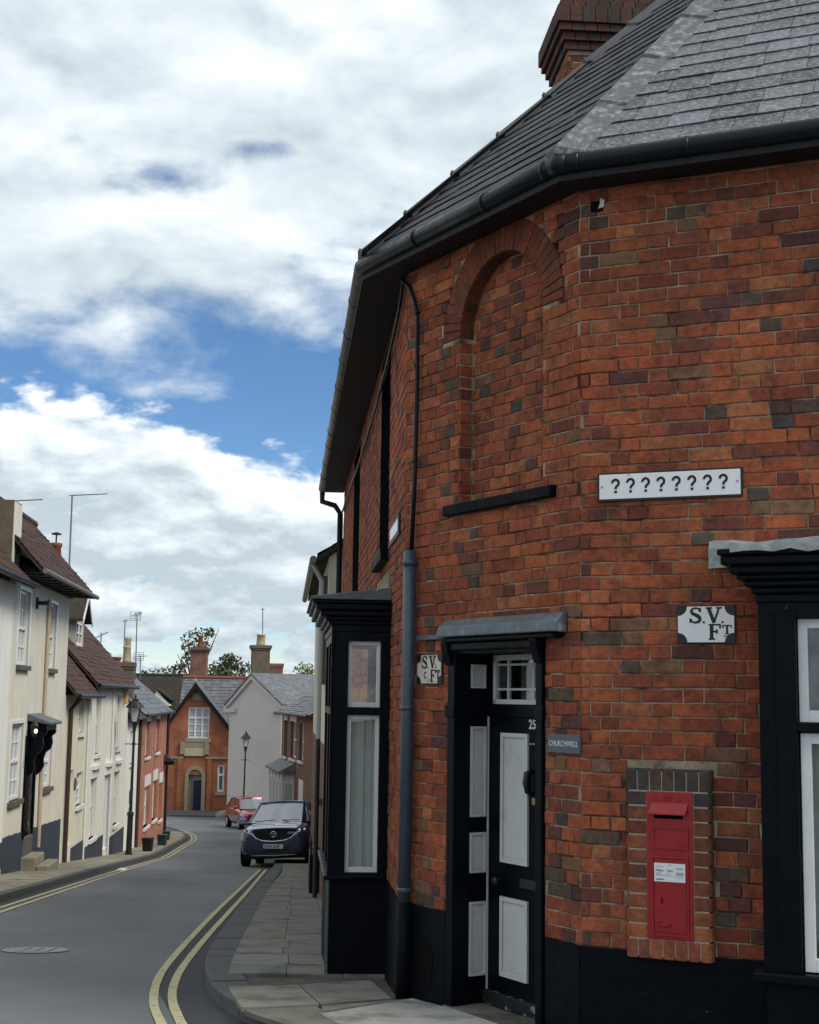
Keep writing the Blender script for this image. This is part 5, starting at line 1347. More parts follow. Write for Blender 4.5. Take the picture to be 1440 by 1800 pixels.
a = s1-.1; MB().tube([D.P(a, .07, zE), D.P(a, .07, ZB(a)+.4)], .06, 8).build('downpipe', MT['iron'], h)
m = MB(); m.fbox(D, s1-1.0, s1-.5, 0, .45, -1.05, -.9); m.prism([D.P(s1-1.1, 0, -.6), D.P(s1-1.1, .5, -.9), D.P(s1-1.1, 0, -.9)], D.d*.7); m.build('porch_hood', MT['tiledark'], h)
# stacks beyond the brown roofs
c = at(222, 1190, 54); ck = chimney(h, c, .75, .55, .55, MT['roughc'], MT['roughc'], ((-.18, .6, .13), (.14, .95, .12)), D.d[:2], 'potc')
aerial(h, at(238, 1195, 54), at(241, 1082, 54), (at(238, 1083, 54), at(247, 1076, 55)), 4, .18, grid=True)
aerial(h, at(217, 1160, 56), at(220, 1092, 56), (at(219, 1093, 56), at(222, 1089, 57)), 3, .1)
aerial(h, at(246, 1195, 60), at(247, 1152, 60), (at(244, 1154, 60), at(256, 1153, 61)), 3, .2, grid=True)
aerial(h, at(177, 1145, 52), at(178, 1112, 52), (at(170, 1121, 52), at(190, 1111, 53)), 5, .12)
p = at(203, 1165, 52); MB().lathe(p-Vector((0, 0, .3)), [(.2, 0), (.18, .4), (.22, .45), (.22, .5), (.1, .51)], 10).build('flue_pot', MT['potr'], h)
# ------------------------------------------------------------------ far end of the street
# dark roofed house behind the row
G = Fr(at(225, 1262, 93)[:2], (1, .02)); gq = lambda px, py: G.sz(px, py)
h = thing('far_house', 'house with long dark mossy tiled roof and small white gablet behind the brick house', 'house', (*G.P(2, 0, 0)[:2], zg(93)))
zE = gq(300, 1262)[1]; zR = gq(300, 1186)[1]; W_ = gq(338, 1220)[0]
shell(h, G, -1.5, W_, zg(93)-1, zE, 6, MT['cream'], [])
run = 2.6; tileroof(h, G, -1.7, W_+.1, .25, zE, math.degrees(math.atan((zR-zE)/run)), run, MT['tiledark'], 20, gmat=MT['cream'], gs=(W_,))
a0, z0 = gq(264, 1240); a1, _ = gq(300, 1240); zt = gq(276, 1214)[1]
m = MB(); m.prism([G.P(a0, .2, z0), G.P(a1, .2, z0), G.P(a1-.25, .2, z0+.28), G.P((a0+a1)/2-.25, .2, zt)], -G.n*1.5); gb = m.build('gablet', MT['whitew'], h)
m = MB(); m.box8([G.P(a0+.35, .3, zt+.1), G.P(a1+.1, .3, z0+.3), G.P(a1+.1, -1.4, z0+.3), G.P(a0+.35, -1.4, zt+.1), G.P(a0+.35, .3, zt+.2), G.P(a1+.1, .3, z0+.42), G.P(a1+.1, -1.4, z0+.42), G.P(a0+.35, -1.4, zt+.2)]); m.build('gablet_roof', MT['tiledark'], gb)
# gabled brick hall
SY = 86
H_ = Fr(at(288, 1425, SY)[:2], (1, .04)); hq = lambda px, py, o=0.0: H_.sz(px, py, o)
hall = thing('brick_hall', 'red brick gabled hall with arched stone doorway, white mullioned window and slate roof', 'building', (*H_.P(2, 0, 0)[:2], zg(SY)))
s0, s1 = hq(288, 1350)[0], hq(404, 1350)[0]; ze = hq(290, 1280)[1]; sa, za = hq(345, 1203)
zb = zg(SY)-.6
w = hq(330, 1300)[0], hq(367, 1300)[0], hq(350, 1298)[1], hq(350, 1243)[1]
dn = hq(331, 1390)[0], hq(354, 1390)[0], zg(SY)+.1, hq(343, 1362)[1]
sw = hq(382, 1370)[0], hq(394, 1370)[0], hq(388, 1392)[1], hq(388, 1344)[1]
m = MB(); m.panel(H_, s0, s1, zb, ze, [w, dn, sw], 0, .2)
m.panel(H_, s0-8, s0, zb, ze-.8, [], -.8, 0); m.poly([H_.P(s0, 0, zb), H_.P(s0, -1, zb), H_.P(s0, -1, ze), H_.P(s0, 0, ze)]); m.poly([H_.P(s1, 0, zb), H_.P(s1, -6, zb), H_.P(s1, -6, ze), H_.P(s1, 0, ze)])
t = (za-ze)/(sa-s0)
wl, wr = w[0], w[1]
m.poly([H_.P(s0, 0, ze), H_.P(wl, 0, ze), H_.P(wl, 0, ze+(wl-s0)*t)])
t2 = (za-ze)/(s1-sa)
m.poly([H_.P(wr, 0, ze), H_.P(s1, 0, ze), H_.P(wr, 0, ze+(s1-wr)*t2)])
m.poly([H_.P(wl, 0, max(w[3], ze)), H_.P(wr, 0, max(w[3], ze)), H_.P(wr, 0, ze+(s1-wr)*t2), H_.P(sa, 0, za), H_.P(wl, 0, ze+(wl-s0)*t)])
m.build('wall', MT['brickr'], hall)
wn = MB()
for i in range(4): x = w[0]+(w[1]-w[0])*i/3; wn.fbox(H_, x-.05, x+.05, -.15, -.08, w[2], w[3])
for z in (w[2]+.05, w[2]+(w[3]-w[2])*.66, w[3]-.05): wn.fbox(H_, w[0], w[1], -.15, -.085, z-.06, z+.06)
for z in (.22, .44): zz_ = w[2]+(w[3]-w[2])*z; wn.fbox(H_, w[0], w[1], -.15, -.1, zz_-.02, zz_+.02)
wn = wn.build('window', MT['white'], hall); MB().panel(H_, w[0], w[1], w[2], w[3], o=-.14).build('pane', MT['netf'], wn)
MB().fbox(H_, w[0]-.15, w[1]+.15, -.1, .12, w[2]-.22, w[2]).build('sill', MT['stone'], wn)
wn = MB()
for x in (sw[0]+.03, sw[1]-.03): wn.fbox(H_, x-.07, x+.07, -.15, -.08, sw[2], sw[3])
for z in (sw[2]+.06, (sw[2]+sw[3])/2+.2, sw[3]-.06): wn.fbox(H_, sw[0], sw[1], -.15, -.085, z-.06, z+.06)
wn = wn.build('window', MT['white'], hall); MB().panel(H_, *sw, o=-.14).build('pane', MT['glassf'], wn); MB().fbox(H_, sw[0]-.1, sw[1]+.1, -.1, .1, sw[2]-.2, sw[2]).build('sill', MT['stone'], wn)
# doorway: stone arch, dark opening, date stone, string course, apex carving
dc_ = (dn[0]+dn[1])/2; dr_ = (dn[1]-dn[0])/2
for r0, r1, mt, nm, oo in ((dr_, dr_+.22, 'stone', 'arch_stones', .06),):
    m = MB(); N_ = 14; sp = dn[3]-dr_*.2
    for i in range(N_):
        w0, w1 = math.pi*i/N_, math.pi*(i+1)/N_
        f = lambda w_, r_: H_.P(dc_+r_*math.cos(w_), oo, sp+r_*math.sin(w_))
        m.prism([f(w0, r0), f(w1, r0), f(w1, r1), f(w0, r1)], -H_.n*.3)
    for sg in (-1, 1): m.fbox(H_, dc_+sg*(dr_+.11)-.11, dc_+sg*(dr_+.11)+.11, -.3, oo, zb, sp)
    m.build(nm, MT[mt], hall)
m = MB(); m.add([H_.P(dc_+dr_*math.cos(math.pi*i/12), -.18, sp+dr_*math.sin(math.pi*i/12)) for i in range(13)], [list(range(13))]); m.fbox(H_, dc_-dr_, dc_+dr_, -.22, -.18, sp-.25, sp); m.build('fanlight', material('grey_fanlight', (.20, .19, .18), .6, .4), hall)
m = MB(); m.fbox(H_, dc_-dr_*.35, dc_+dr_, -.30, -.2, zb, sp-.2); m.build('door', material('navy_door', (.008, .012, .03), .4, .4), hall)
m = MB(); m.fbox(H_, dc_-dr_, dc_-dr_*.35, -.22, -.19, zb, sp-.2); m.build('side_panel', MT['stone'], hall)
a0, z1 = hq(325, 1314); a1, z0 = hq(360, 1329); MB().fbox(H_, a0, a1, -.05, .10, z0, z1).build('date_stone', material('pale_stone', (.42, .36, .24), .9, .2, var=.15, vscale=4), hall)
MB().fbox(H_, a0-.25, a0, -.05, .18, z0+.1, z1+.35).fbox(H_, a1, a1+.25, -.05, .18, z0+.1, z1+.35).fbox(H_, a0-.05, a1+.05, -.05, .10, z1+.02, z1+.30).build('stone_brackets', MT['stone'], hall)
z = hq(345, 1332)[1]; MB().fbox(H_, s0, a0-.05, 0, .08, z-.06, z+.06).build('string_course', MT['stone'], hall); MB().fbox(H_, a1+.05, s1, 0, .08, z-.06, z+.06).build('string_course', MT['stone'], hall)
a, z = hq(347, 1225); MB().fbox(H_, a-.32, a+.32, -.02, .06, z-.22, z+.25).fbox(H_, a-.2, a+.2, .06, .10, z-.14, z+.16).build('carved_panel', MT['stone'], hall, bevel=.04)
for x in (dc_-dr_-.55, dc_+dr_+.45): MB().fbox(H_, x-.12, x+.12, 0, .12, zb, hq(345, 1334)[1]).build('pilaster', MT['brickr'], hall)
# hall roof: gable slopes and the main slope behind with red ridge
m = MB(); ov = .35
for (e_, zz_, sg) in ((s0-.25, ze-.25*t, 1), (s1+.25, ze-.25*t2, -1)):
    m.prism([H_.P(e_, ov, zz_), H_.P(sa, ov, za), H_.P(sa, ov, za+.14), H_.P(e_, ov, zz_+.14)], -H_.n*6)
hr = m.build('roof', MT['slatef'], hall)
m = MB()
for (e_, zz_) in ((s0-.28, ze-.28*t), (s1+.28, ze-.28*t2)): m.prism([H_.P(e_, ov+.01, zz_-.22), H_.P(sa, ov+.01, za-.26), H_.P(sa, ov+.01, za+.10), H_.P(e_, ov+.01, zz_+.10)], H_.n*.06)
m.build('barge_board', MT['gutter'], hr)
MB().lathe(H_.P(sa, ov, za+.1), [(.08, 0), (.10, .1), (.05, .2), (.01, .3)], 8).build('finial', MT['stone'], hr)
zr = hq(380, 1192, -3)[1]; rl, rr_ = hq(322, 1195, -3)[0], hq(440, 1195, -3)[0]; n = 18; m = MB(); ztop_ = zr; zlow = ze-.5
for i in range(n):
    o0, o1 = -.1-2.9*i/n, -.1-2.9*(i+1.2)/n; z0_, z1_ = zlow+(zr-zlow)*i/n, zlow+(zr-zlow)*(i+1.2)/n
    m.poly([H_.P(rl, o0, z0_+.04), H_.P(rr_, o0, z0_+.04), H_.P(rr_, min(o1, 9), z1_), H_.P(rl, o1, z1_)])
m.poly([H_.P(rl, -3, zr), H_.P(rr_, -3, zr), H_.P(rr_, -6, zlow), H_.P(rl, -6, zlow)])
m.build('main_roof', MT['slatef'], hr)
MB().tube([H_.P(rl, -3, zr+.03), H_.P(rr_, -3, zr+.03)], .11, 8).build('ridge_tiles', material('red_ridge', (.20, .07, .055), .85, .2, var=.25, vscale=6), hr)
c = at(350, 1165, 89.5); ck = chimney(hall, (c.x, c.y, c.z-.9), 1.0, .8, 1.85, MT['brickb'], MT['brickb'], ((.05, .75, .16),), (1, 0), 'potr', .16)
# grey gable house
gl, gr = at(398, 1430, 80.5), at(491, 1430, 76.5)
K = Fr(gl[:2], (gr.x-gl.x, gr.y-gl.y)); kq = lambda px, py: K.sz(px, py)
LK = (Vector(gr[:2])-Vector(gl[:2])).length
gh = thing('gable_house', 'pinkish-grey rendered gable house with slate roof standing in the bend', 'house', (*K.P(LK/2, 0, 0)[:2], zg(76)))
ze = kq(492, 1236)[1]; sap, zap = kq(445, 1186)
m = MB(); gmt = material('pink_grey_render', (.54, .50, .465), .9, .2, var=.05, vscale=.8, bump=.1, bscale=20, streak=.08)
m.poly([K.P(0, 0, zg(76)-1), K.P(LK, 0, zg(76)-1), K.P(LK, 0, ze), K.P(sap, 0, zap), K.P(0, 0, ze)])
for s_ in (0, LK): m.poly([K.P(s_, 0, zg(76)-1), K.P(s_, -7, zg(76)-1), K.P(s_, -7, ze), K.P(s_, 0, ze)])
m.build('wall', gmt, gh)
m = MB()
for e_, sg in ((-.3, -1), (LK+.3, 1)):
    tt = (zap-ze)/(sap if sg < 0 else LK-sap); zz_ = ze-.3*tt
    m.prism([K.P(e_, .18, zz_), K.P(sap, .18, zap), K.P(sap, .18, zap+.1), K.P(e_, .18, zz_+.1)], -K.n*8)
kr = m.build('roof', MT['slatef'], gh)
m = MB()
for e_, sg in ((-.32, -1), (LK+.32, 1)):
    tt = (zap-ze)/(sap if sg < 0 else LK-sap); zz_ = ze-.32*tt
    m.prism([K.P(e_, .0, zz_-.22), K.P(sap, .0, zap-.25), K.P(sap, .0, zap-.02), K.P(e_, .0, zz_-.02)], K.n*.14)
m.build('raking_cornice', gmt, kr)
MB().fbox(K, -.35, .75, 0, .16, ze-.55, ze-.35).fbox(K, LK-.85, LK+.35, 0, .16, ze-.55, ze-.35).build('cornice_return', gmt, gh)
c = at(457, 1186, 81); chimney(gh, (c.x, c.y, c.z-.3), 1.0, .8, 1.95, MT['roughc'], MT['roughc'], ((.0, .62, .24),), (1, .2), 'potc', .10)
c = at(485, 1186, 84); chimney(gh, (c.x, c.y, c.z-.4), .75, .7, 1.05, MT['brickb'], MT['brickb'], (), (1, .2), 'potc', .05)
p = at(462, 1120, 81); MB().tube([p-Vector((0, 0, .4)), at(462, 1068, 81)], .03, 6).tube([at(458, 1071, 81), at(466, 1072, 81)], .02, 5).build('aerial', MT['alu'], gh)
p = gnd(390, 1438); MB().lathe((p.x+.1, p.y, p.z), [(.5, 0), (.42, .25), (.2, .4), (.05, .43)], 9).build('corner_stone', MT['stone'], gh, smooth=True)
# brick terrace on the right beyond the car
T = Fr(at(553, 1400, 54)[:2], (.191, -.98)); tq = lambda px, py, o=0.0: T.sz(px, py, o)
tb = thing('brick_cottage', 'brown brick cottage with slate roof and white shopfront bay behind the dark car', 'house', (*T.P(-6, 0, 0)[:2], zg(60)))
s0 = tq(493, 1380)[0]; s1 = .0; ze = tq(520, 1254)[1]
def trect(x0, x1, y0, y1): ym = (y0+y1)/2; return tq(x0, ym)[0], tq(x1, ym)[0], tq((x0+x1)/2, y1)[1], tq((x0+x1)/2, y0)[1]
WN = [trect(500, 505, 1266, 1330), trect(511, 521, 1268, 1334), trect(526, 534, 1272, 1338)]
dd_ = trect(524, 532, 1370, 1450)
shell(tb, T, s0, s1, zg(60)-1.5, ze, 6, MT['brickb'], WN+[dd_], rev=.14)
for w in WN:
    window(tb, T, *w, rev=.16, cols=2, rows=2, sill='whited', fw=.08)
for w in WN[:2]: MB().fbox(T, w[0]-.2, w[1]+.1, -.04, .03, w[3], w[3]+.28).build('lintel', MT['whited'], tb)
MB().fbox(T, dd_[0], dd_[1], -.1, .0, dd_[2], dd_[3]).build('door', MT['white'], tb)
zr = 2+(1222-1188)/2500*63; tileroof(tb, T, s0-.2, s1+.3, .3, ze, math.degrees(math.atan((zr-ze)/2.8)), 2.8, MT['slatef'], 18); gutterline(tb, T, s0-.2, s1, .34, ze-.03)
bz1 = tq(500, 1352)[1]; ba0, ba1 = tq(494, 1400)[0]-.2, tq(517, 1400)[0]; BO = .5
m = MB(); m.fbox(T, ba0, ba1, 0, BO, zg(62)-1, bz1); bw = m.build('shop_bay', MT['whited'], tb)
for k in range(4): x = ba0+(ba1-ba0)*(k+.5)/4; MB().fbox(T, x-.28, x+.28, BO-.01, BO+.01, bz1-2.0, bz1-.4).build('bay_pane', MT['glassf'], bw)
MB().fbox(T, ba1-.005, ba1+.02, .1, BO-.1, bz1-2.0, bz1-.4).build('bay_pane', MT['netf'], bw)
for k in range(5): x = ba0+(ba1-ba0)*k/4; MB().fbox(T, x-.07, x+.07, BO, BO+.06, bz1-2.4, bz1-.1).build('pilaster', MT['white'], bw)
MB().box8([T.P(ba0-.2,0,bz1), T.P(ba1+.2,0,bz1), T.P(ba1+.2,BO+.2,bz1), T.P(ba0-.2,BO+.2,bz1), T.P(ba0-.2,0,bz1+.45), T.P(ba1+.2,0,bz1+.45), T.P(ba1+.2,BO+.2,bz1+.10), T.P(ba0-.2,BO+.2,bz1+.10)]).build('bay_roof', MT['slatef'], bw)
# houses between the corner building and the cottage (seen edge-on)
N_ = Fr(C.P(-LC-.35, .19, 0)[:2], (C.d.x, C.d.y)); nq = lambda px, py, o=0.0: N_.sz(px, py, o)
nh = thing('cream_house', 'cream rendered house end just past the corner building, with pale downpipe', 'house', (*N_.P(-4, 0, 0)[:2], zg(25)))
NE = Fr(N_.P(0, 0, 0)[:2], (-N_.n.x, -N_.n.y))
ze = NE.sz(570, 978)[1]; zbk = NE.sz(575, 1312)[1]
m = MB(); m.panel(N_, -9, 0, zbk, ze); m.poly([NE.P(0, 0, zbk), NE.P(5, 0, zbk), NE.P(5, 0, ze), NE.P(2.5, 0, ze+1.7), NE.P(0, 0, ze)]); m.build('upper_wall', MT['cream2'], nh)
m = MB(); m.panel(N_, -9, 0, zg(25)-3, zbk); m.poly([NE.P(0, 0, -4), NE.P(5, 0, -4), NE.P(5, 0, zbk), NE.P(0, 0, zbk)]); m.build('lower_wall', MT['brickb'], nh)
tileroof(nh, N_, -9, .08, .18, ze, 34, 2.6, MT['slatef'], 12); gutterline(nh, N_, -9, .05, .24, ze-.05, 'gutter_old')
MB().tube([N_.P(-.3, .24, ze-.08), N_.P(-.3, .10, ze-.35), N_.P(-.3, .10, zbk+.1)], .036, 8).build('downpipe', material('grey_pipe', (.34, .35, .37), .5, .4), nh)
MB().tube([N_.P(-.3, .10, zbk+.1), N_.P(-.3, .10, zg(22)-.3)], .036, 8).build('downpipe', MT['iron'], nh)
MB().fbox(N_, -1.2, -.5, 0, .12, ze-1.9, ze-.25).build('shutter', MT['sill'], nh)
for z in (zbk-.9,): MB().fbox(N_, -2.2, -.6, 0, .10, z, z+.1).build('ledge', MT['sill'], nh)
M2 = Fr((-1.80, 30.6), (.0685, -.9977))
mh2 = thing('brown_house', 'brown brick house front seen edge-on beside the parked dark car', 'house', (*M2.P(-8, 0, 0)[:2], zg(42)))
ze2 = 2.4
wl2 = [(-3.2, -2.2, -1.2, .4), (-7.2, -6.2, -1.2, .4), (-11.5, -10.5, -1.6, .1)]
shell(mh2, M2, -21.5, 0, -6, ze2, 6, MT['brickb'], wl2, rev=.1)
for w in wl2: window(mh2, M2, *w, rev=.10, cols=1, rows=2, sill='whited', frame=MT['white'])
tileroof(mh2, M2, -21.5, .1, .03, ze2, 36, 2.6, MT['slatef'], 12); gutterline(mh2, M2, -21.5, 0, .06, ze2-.03)
for s_ in (-.4, -5, -9.3): MB().tube([M2.P(s_, .07, ze2), M2.P(s_, .07, zg(45)-1)], .055, 8).build('downpipe', MT['iron'], mh2)
MB().fbox(M2, -1.7, -.7, -.02, .03, -3.4, -1.3).build('door', MT['black'], mh2)
# ------------------------------------------------------------------ trees behind the hall
LEAF = material('leaf', (.055, .085, .03), .6, .3, attr=True); BARK = material('bark', (.10, .075, .05), .9, .1, var=.3)
def tree(label, c, blobs, n, leaf, limbs, cols, ground_y):
    t = thing('tree', label, 'tree', (c[0], c[1], zg(ground_y)), 'trees behind the roofs')
    m = MB(); base_ = Vector((c[0], c[1], zg(ground_y)-.3)); top = Vector(c)
    m.tube([base_, base_.lerp(top, .5)+Vector((.15, 0, 0)), top], [.32, .22, .10], 8)
    for q in limbs: m.tube([base_.lerp(top, .7), (base_.lerp(top, .7)+Vector(q))*.5+Vector((0, 0, .3)), Vector(q)], [.12, .07, .02], 6)
    m.build('trunk', BARK, t)
    m = MB(); rnd = random.Random(5)
    for (bx, by, bz, r_) in blobs:
        for k in range(int(n*r_**1.6)):
            v = Vector((rnd.gauss(0, 1), rnd.gauss(0, 1), rnd.gauss(0, 1))); v = v.normalized()*r_*rnd.random()**.45; v.z *= .8
            p = Vector((bx, by, bz))+v; s_ = leaf*rnd.uniform(.6, 1.3)
            a = Vector((rnd.gauss(0, 1), rnd.gauss(0, 1), rnd.gauss(0, 1))).normalized(); b = a.cross(Vector((rnd.gauss(0, 1), rnd.gauss(0, 1), rnd.gauss(0, 1)))).normalized()
            k_ = rnd.uniform(.6, 1.5); cc = cols[rnd.randrange(len(cols))]
            m.poly([p-a*s_, p+b*s_*.5, p+a*s_, p-b*s_*.5], tuple(x*k_ for x in cc))
    m.build('crown', LEAF, t)
    return t
GR = [(.05, .075, .03), (.07, .10, .04), (.035, .055, .022), (.10, .085, .03)]
def blobset(pts, Y, r0): return [(lambda p: (p.x, p.y+random.uniform(-1, 1), p.z, r*r0))(at(x, y, Y)) for x, y, r in pts]
Yt = 112
bl = blobset([(325, 1128, .7), (338, 1120, .8), (350, 1118, .8), (362, 1113, .7), (372, 1112, .45), (340, 1140, .8), (355, 1135, .8), (330, 1150, .7), (365, 1140, .5), (345, 1165, 1.0), (322, 1170, .7), (310, 1178, .6)], Yt, 1.0)
tree('thin airy tree with bare twigs rising behind the hall chimney', at(343, 1150, Yt), bl, 70, .17, [at(320, 1125, Yt), at(312, 1150, Yt), at(370, 1110, Yt), at(385, 1105, Yt)], GR, Yt)
bl = blobset([(380, 1180, 1.0), (392, 1175, 1.0), (405, 1165, .9), (407, 1158, .6), (418, 1175, 1.0), (428, 1180, .8), (398, 1186, 1.2), (372, 1186, .9)], 108, 1.0)
tree('dense green tree showing between the two chimneys', at(402, 1175, 108), bl, 150, .16, [at(385, 1172, 108), at(420, 1170, 108)], GR, 108)
bl = blobset([(270, 1183, .5), (285, 1181, .5), (300, 1180, .5), (312, 1176, .6), (255, 1185, .5)], 118, 1.1)
tree('low green treetop showing just over the dark mossy roof', at(290, 1186, 118), bl, 110, .15, [], GR, 118)
bl = blobset([(528, 1180, .7), (537, 1178, .8), (545, 1184, .7)], 100, .9)
tree('small yellowish-green treetop above the cottage ridge', at(537, 1188, 100), bl, 170, .13, [], [(.14, .16, .06), (.18, .19, .07)], 100)
# ------------------------------------------------------------------ lamps, boxes, planter, cars
def lamp(name, label, foot, top, sc_=1.0, glass=(.5, .5, .48)):
    t = thing(name, label, 'street lamp', foot, 'old street lamps'); foot, top = Vector(foot), Vector(top); H = (top-foot).length; up = (top-foot).normalized()
    fz = lambda u: foot+up*u
    hl = .95*sc_                                             # lantern incl. finial
    m = MB(); m.tube([fz(0), fz(.06), fz(.07), fz(1.3*sc_), fz(1.34*sc_), fz(1.42*sc_), fz(1.46*sc_), fz(H-hl-.35)], [.13*sc_, .13*sc_, .10*sc_, .095*sc_, .12*sc_, .11*sc_, .055*sc_, .040*sc_], 12); m.build('post', MT['iron'], t, smooth=False)
    m = MB(); c = fz(H-hl-.75*sc_); m.tube([c-Vector((.3*sc_, 0, 0)), c+Vector((.3*sc_, 0, 0))], .018*sc_, 6); m.tube([c-up*.05, c+up*.05], .06*sc_, 8); m.build('ladder_bar', MT['iron'], t)
    m = MB(); c = fz(H-hl-.35); m.tube([c, c+up*.2, c+up*.35], [.04*sc_, .07*sc_, .12*sc_], 8); m.build('collar', MT['iron'], t)
    b0 = fz(H-hl); b1 = fz(H-hl+.50*sc_); r0, r1 = .13*sc_, .25*sc_
    q = lambda c, r_: [c+Vector((r_*math.cos(w+.9), r_*math.sin(w+.9), 0)) for w in [math.pi/2*k for k in range(4)]]
    A0, A1 = q(b0, r0), q(b1, r1); m = MB()
    for k in range(4): m.tube([A0[k], A1[k]], .016*sc_, 5); m.tube([A1[k], A1[(k+1) % 4]], .016*sc_, 5); m.tube([A0[k], A0[(k+1) % 4]], .016*sc_, 5)
    m.build('lantern_frame', MT['iron'], t)
    m = MB()
    for k in range(4): m.poly([A0[k], A0[(k+1) % 4], A1[(k+1) % 4], A1[k]])
    m.build('lantern_glass', material('lantern_glass', glass, .25, .5), t)
    m = MB(); m.lathe(b1, [(.33*sc_, -.02), (.31*sc_, .03), (.16*sc_, .19*sc_), (.10*sc_, .22*sc_), (.11*sc_, .27*sc_), (.03*sc_, .32*sc_), (.04*sc_, .38*sc_), (.008*sc_, .46*sc_)], 8); m.build('lantern_roof', MT['iron'], t)
    return t
f = gnd(226, 1503, .12); lamp('street_lamp', 'tall black street lamp against the white houses on the left', f, at(239, 1220, f.y), .92, (.42, .42, .40))
f = Vector((*at(428, 1400, 77.2)[:2], zg(77.2))); lamp('street_lamp', 'slim black street lamp in front of the grey gable wall', f, at(433, 1284, 77.2), .92, (.50, .47, .42))
def box_bin(label, px0, px1, py0, py1, mat, cat, n=1):
    p = gnd((px0+px1)/2, py1, .122); w = (px1-px0)/FPX*p.y; h = (py1-py0)/FPX*p.y
    t = thing('recycling_box', label, cat, p, 'boxes put out on the left pavement'); fr = Fr((p.x, p.y), (1, -.1)); o = p.z
    m = MB(); a = w/2; b = w*.40
    m.box8([fr.P(-a*.86, 0, o), fr.P(a*.86, 0, o), fr.P(a*.86, -2*b*.9, o), fr.P(-a*.86, -2*b*.9, o), fr.P(-a, .03, o+h*.9), fr.P(a, .03, o+h*.9), fr.P(a, -2*b, o+h*.9), fr.P(-a, -2*b, o+h*.9)]); m.build('tub', mat, t, bevel=.015)
    m = MB(); m.fbox(fr, -a*1.06, a*1.06, -2*b-.03, .06, o+h*.86, o+h); m.build('rim', mat, t, bevel=.02)
    m = MB(); m.fbox(fr, -a*.25, a*.25, .03, .05, o+h*.55, o+h*.7); m.build('grip', MT['iron'], t)
    return t
PB = material('black_plastic', (.012, .013, .014), .5, .4); PG = material('green_plastic', (.015, .05, .045), .45, .4)
box_bin('black plastic recycling box at the foot of the brick house', 249, 266, 1474, 1497, PB, 'recycling box')
gb_ = box_bin('front green recycling box in the pair on the pavement', 276, 291, 1468, 1486, PG, 'recycling box')
box_bin('rear dark green recycling box standing by the downpipe', 285, 297, 1462, 1477, PG, 'recycling box')
# planter / railed box by the wall
p = gnd(551, 1570, .115); Cp = C
sP = (Vector((p.x, p.y, 0))-C.O).dot(C.d); oP = (Vector((p.x, p.y, 0))-C.O).dot(C.n)
t = thing('planter', 'black iron railed planter against the wall beyond the bay window', 'planter', p)
zt = at(551, 1502, p.y).z; z0 = p.z-.01
m = MB(); m.fbox(C, sP-.9, sP+.02, .0, oP+.07, z0, zt); m.build('box', MT['black'], t, bevel=.015)
m = MB(); zr = at(551, 1486, p.y).z
for k in range(6):
    for (s_, o_) in ((sP-.9*k/5, oP+.05),): m.tube([C.P(s_, o_, zt-.05), C.P(s_, o_, zr)], .014, 6); m.lathe(C.P(s_, o_, zr), [(.012, 0), (.028, .03), (.004, .07)], 6)
for k in range(4): o_ = oP+.05-(oP)*k/3; m.tube([C.P(sP, o_, zt-.05), C.P(sP, o_, zr)], .014, 6); m.lathe(C.P(sP, o_, zr), [(.012, 0), (.028, .03), (.004, .07)], 6)
m.tube([C.P(sP-.9, oP+.05, zr-.05), C.P(sP, oP+.05, zr-.05), C.P(sP, 0.02, zr-.05)], .012, 6); m.build('railing', MT['iron'], t)
# signpost by the hall
p = gnd(337, 1428); t = thing('sign_post', 'plain grey post on the kerb before the arched doorway', 'post', p)
MB().tube([p, p+Vector((0, 0, 2.3))], .05, 8).build('pole', MT['alu'], t); MB().lathe(p, [(.12, 0), (.12, .05), (.06, .08)], 8).build('foot', MT['iron'], t)
p = gnd(212, 1530, .006); t = recenter(MB().add([(p.x-.12, p.y, p.z), (p.x+.1, p.y-.1, p.z+.01), (p.x+.16, p.y+.08, p.z+.03), (p.x-.02, p.y+.12, p.z+.02), (p.x, p.y, p.z+.06)], [(0, 1, 4), (1, 2, 4), (2, 3, 4), (3, 0, 4)]).build('litter', MT['whited']))
tag(t, 'crumpled white paper litter lying by the left kerb', 'litter')

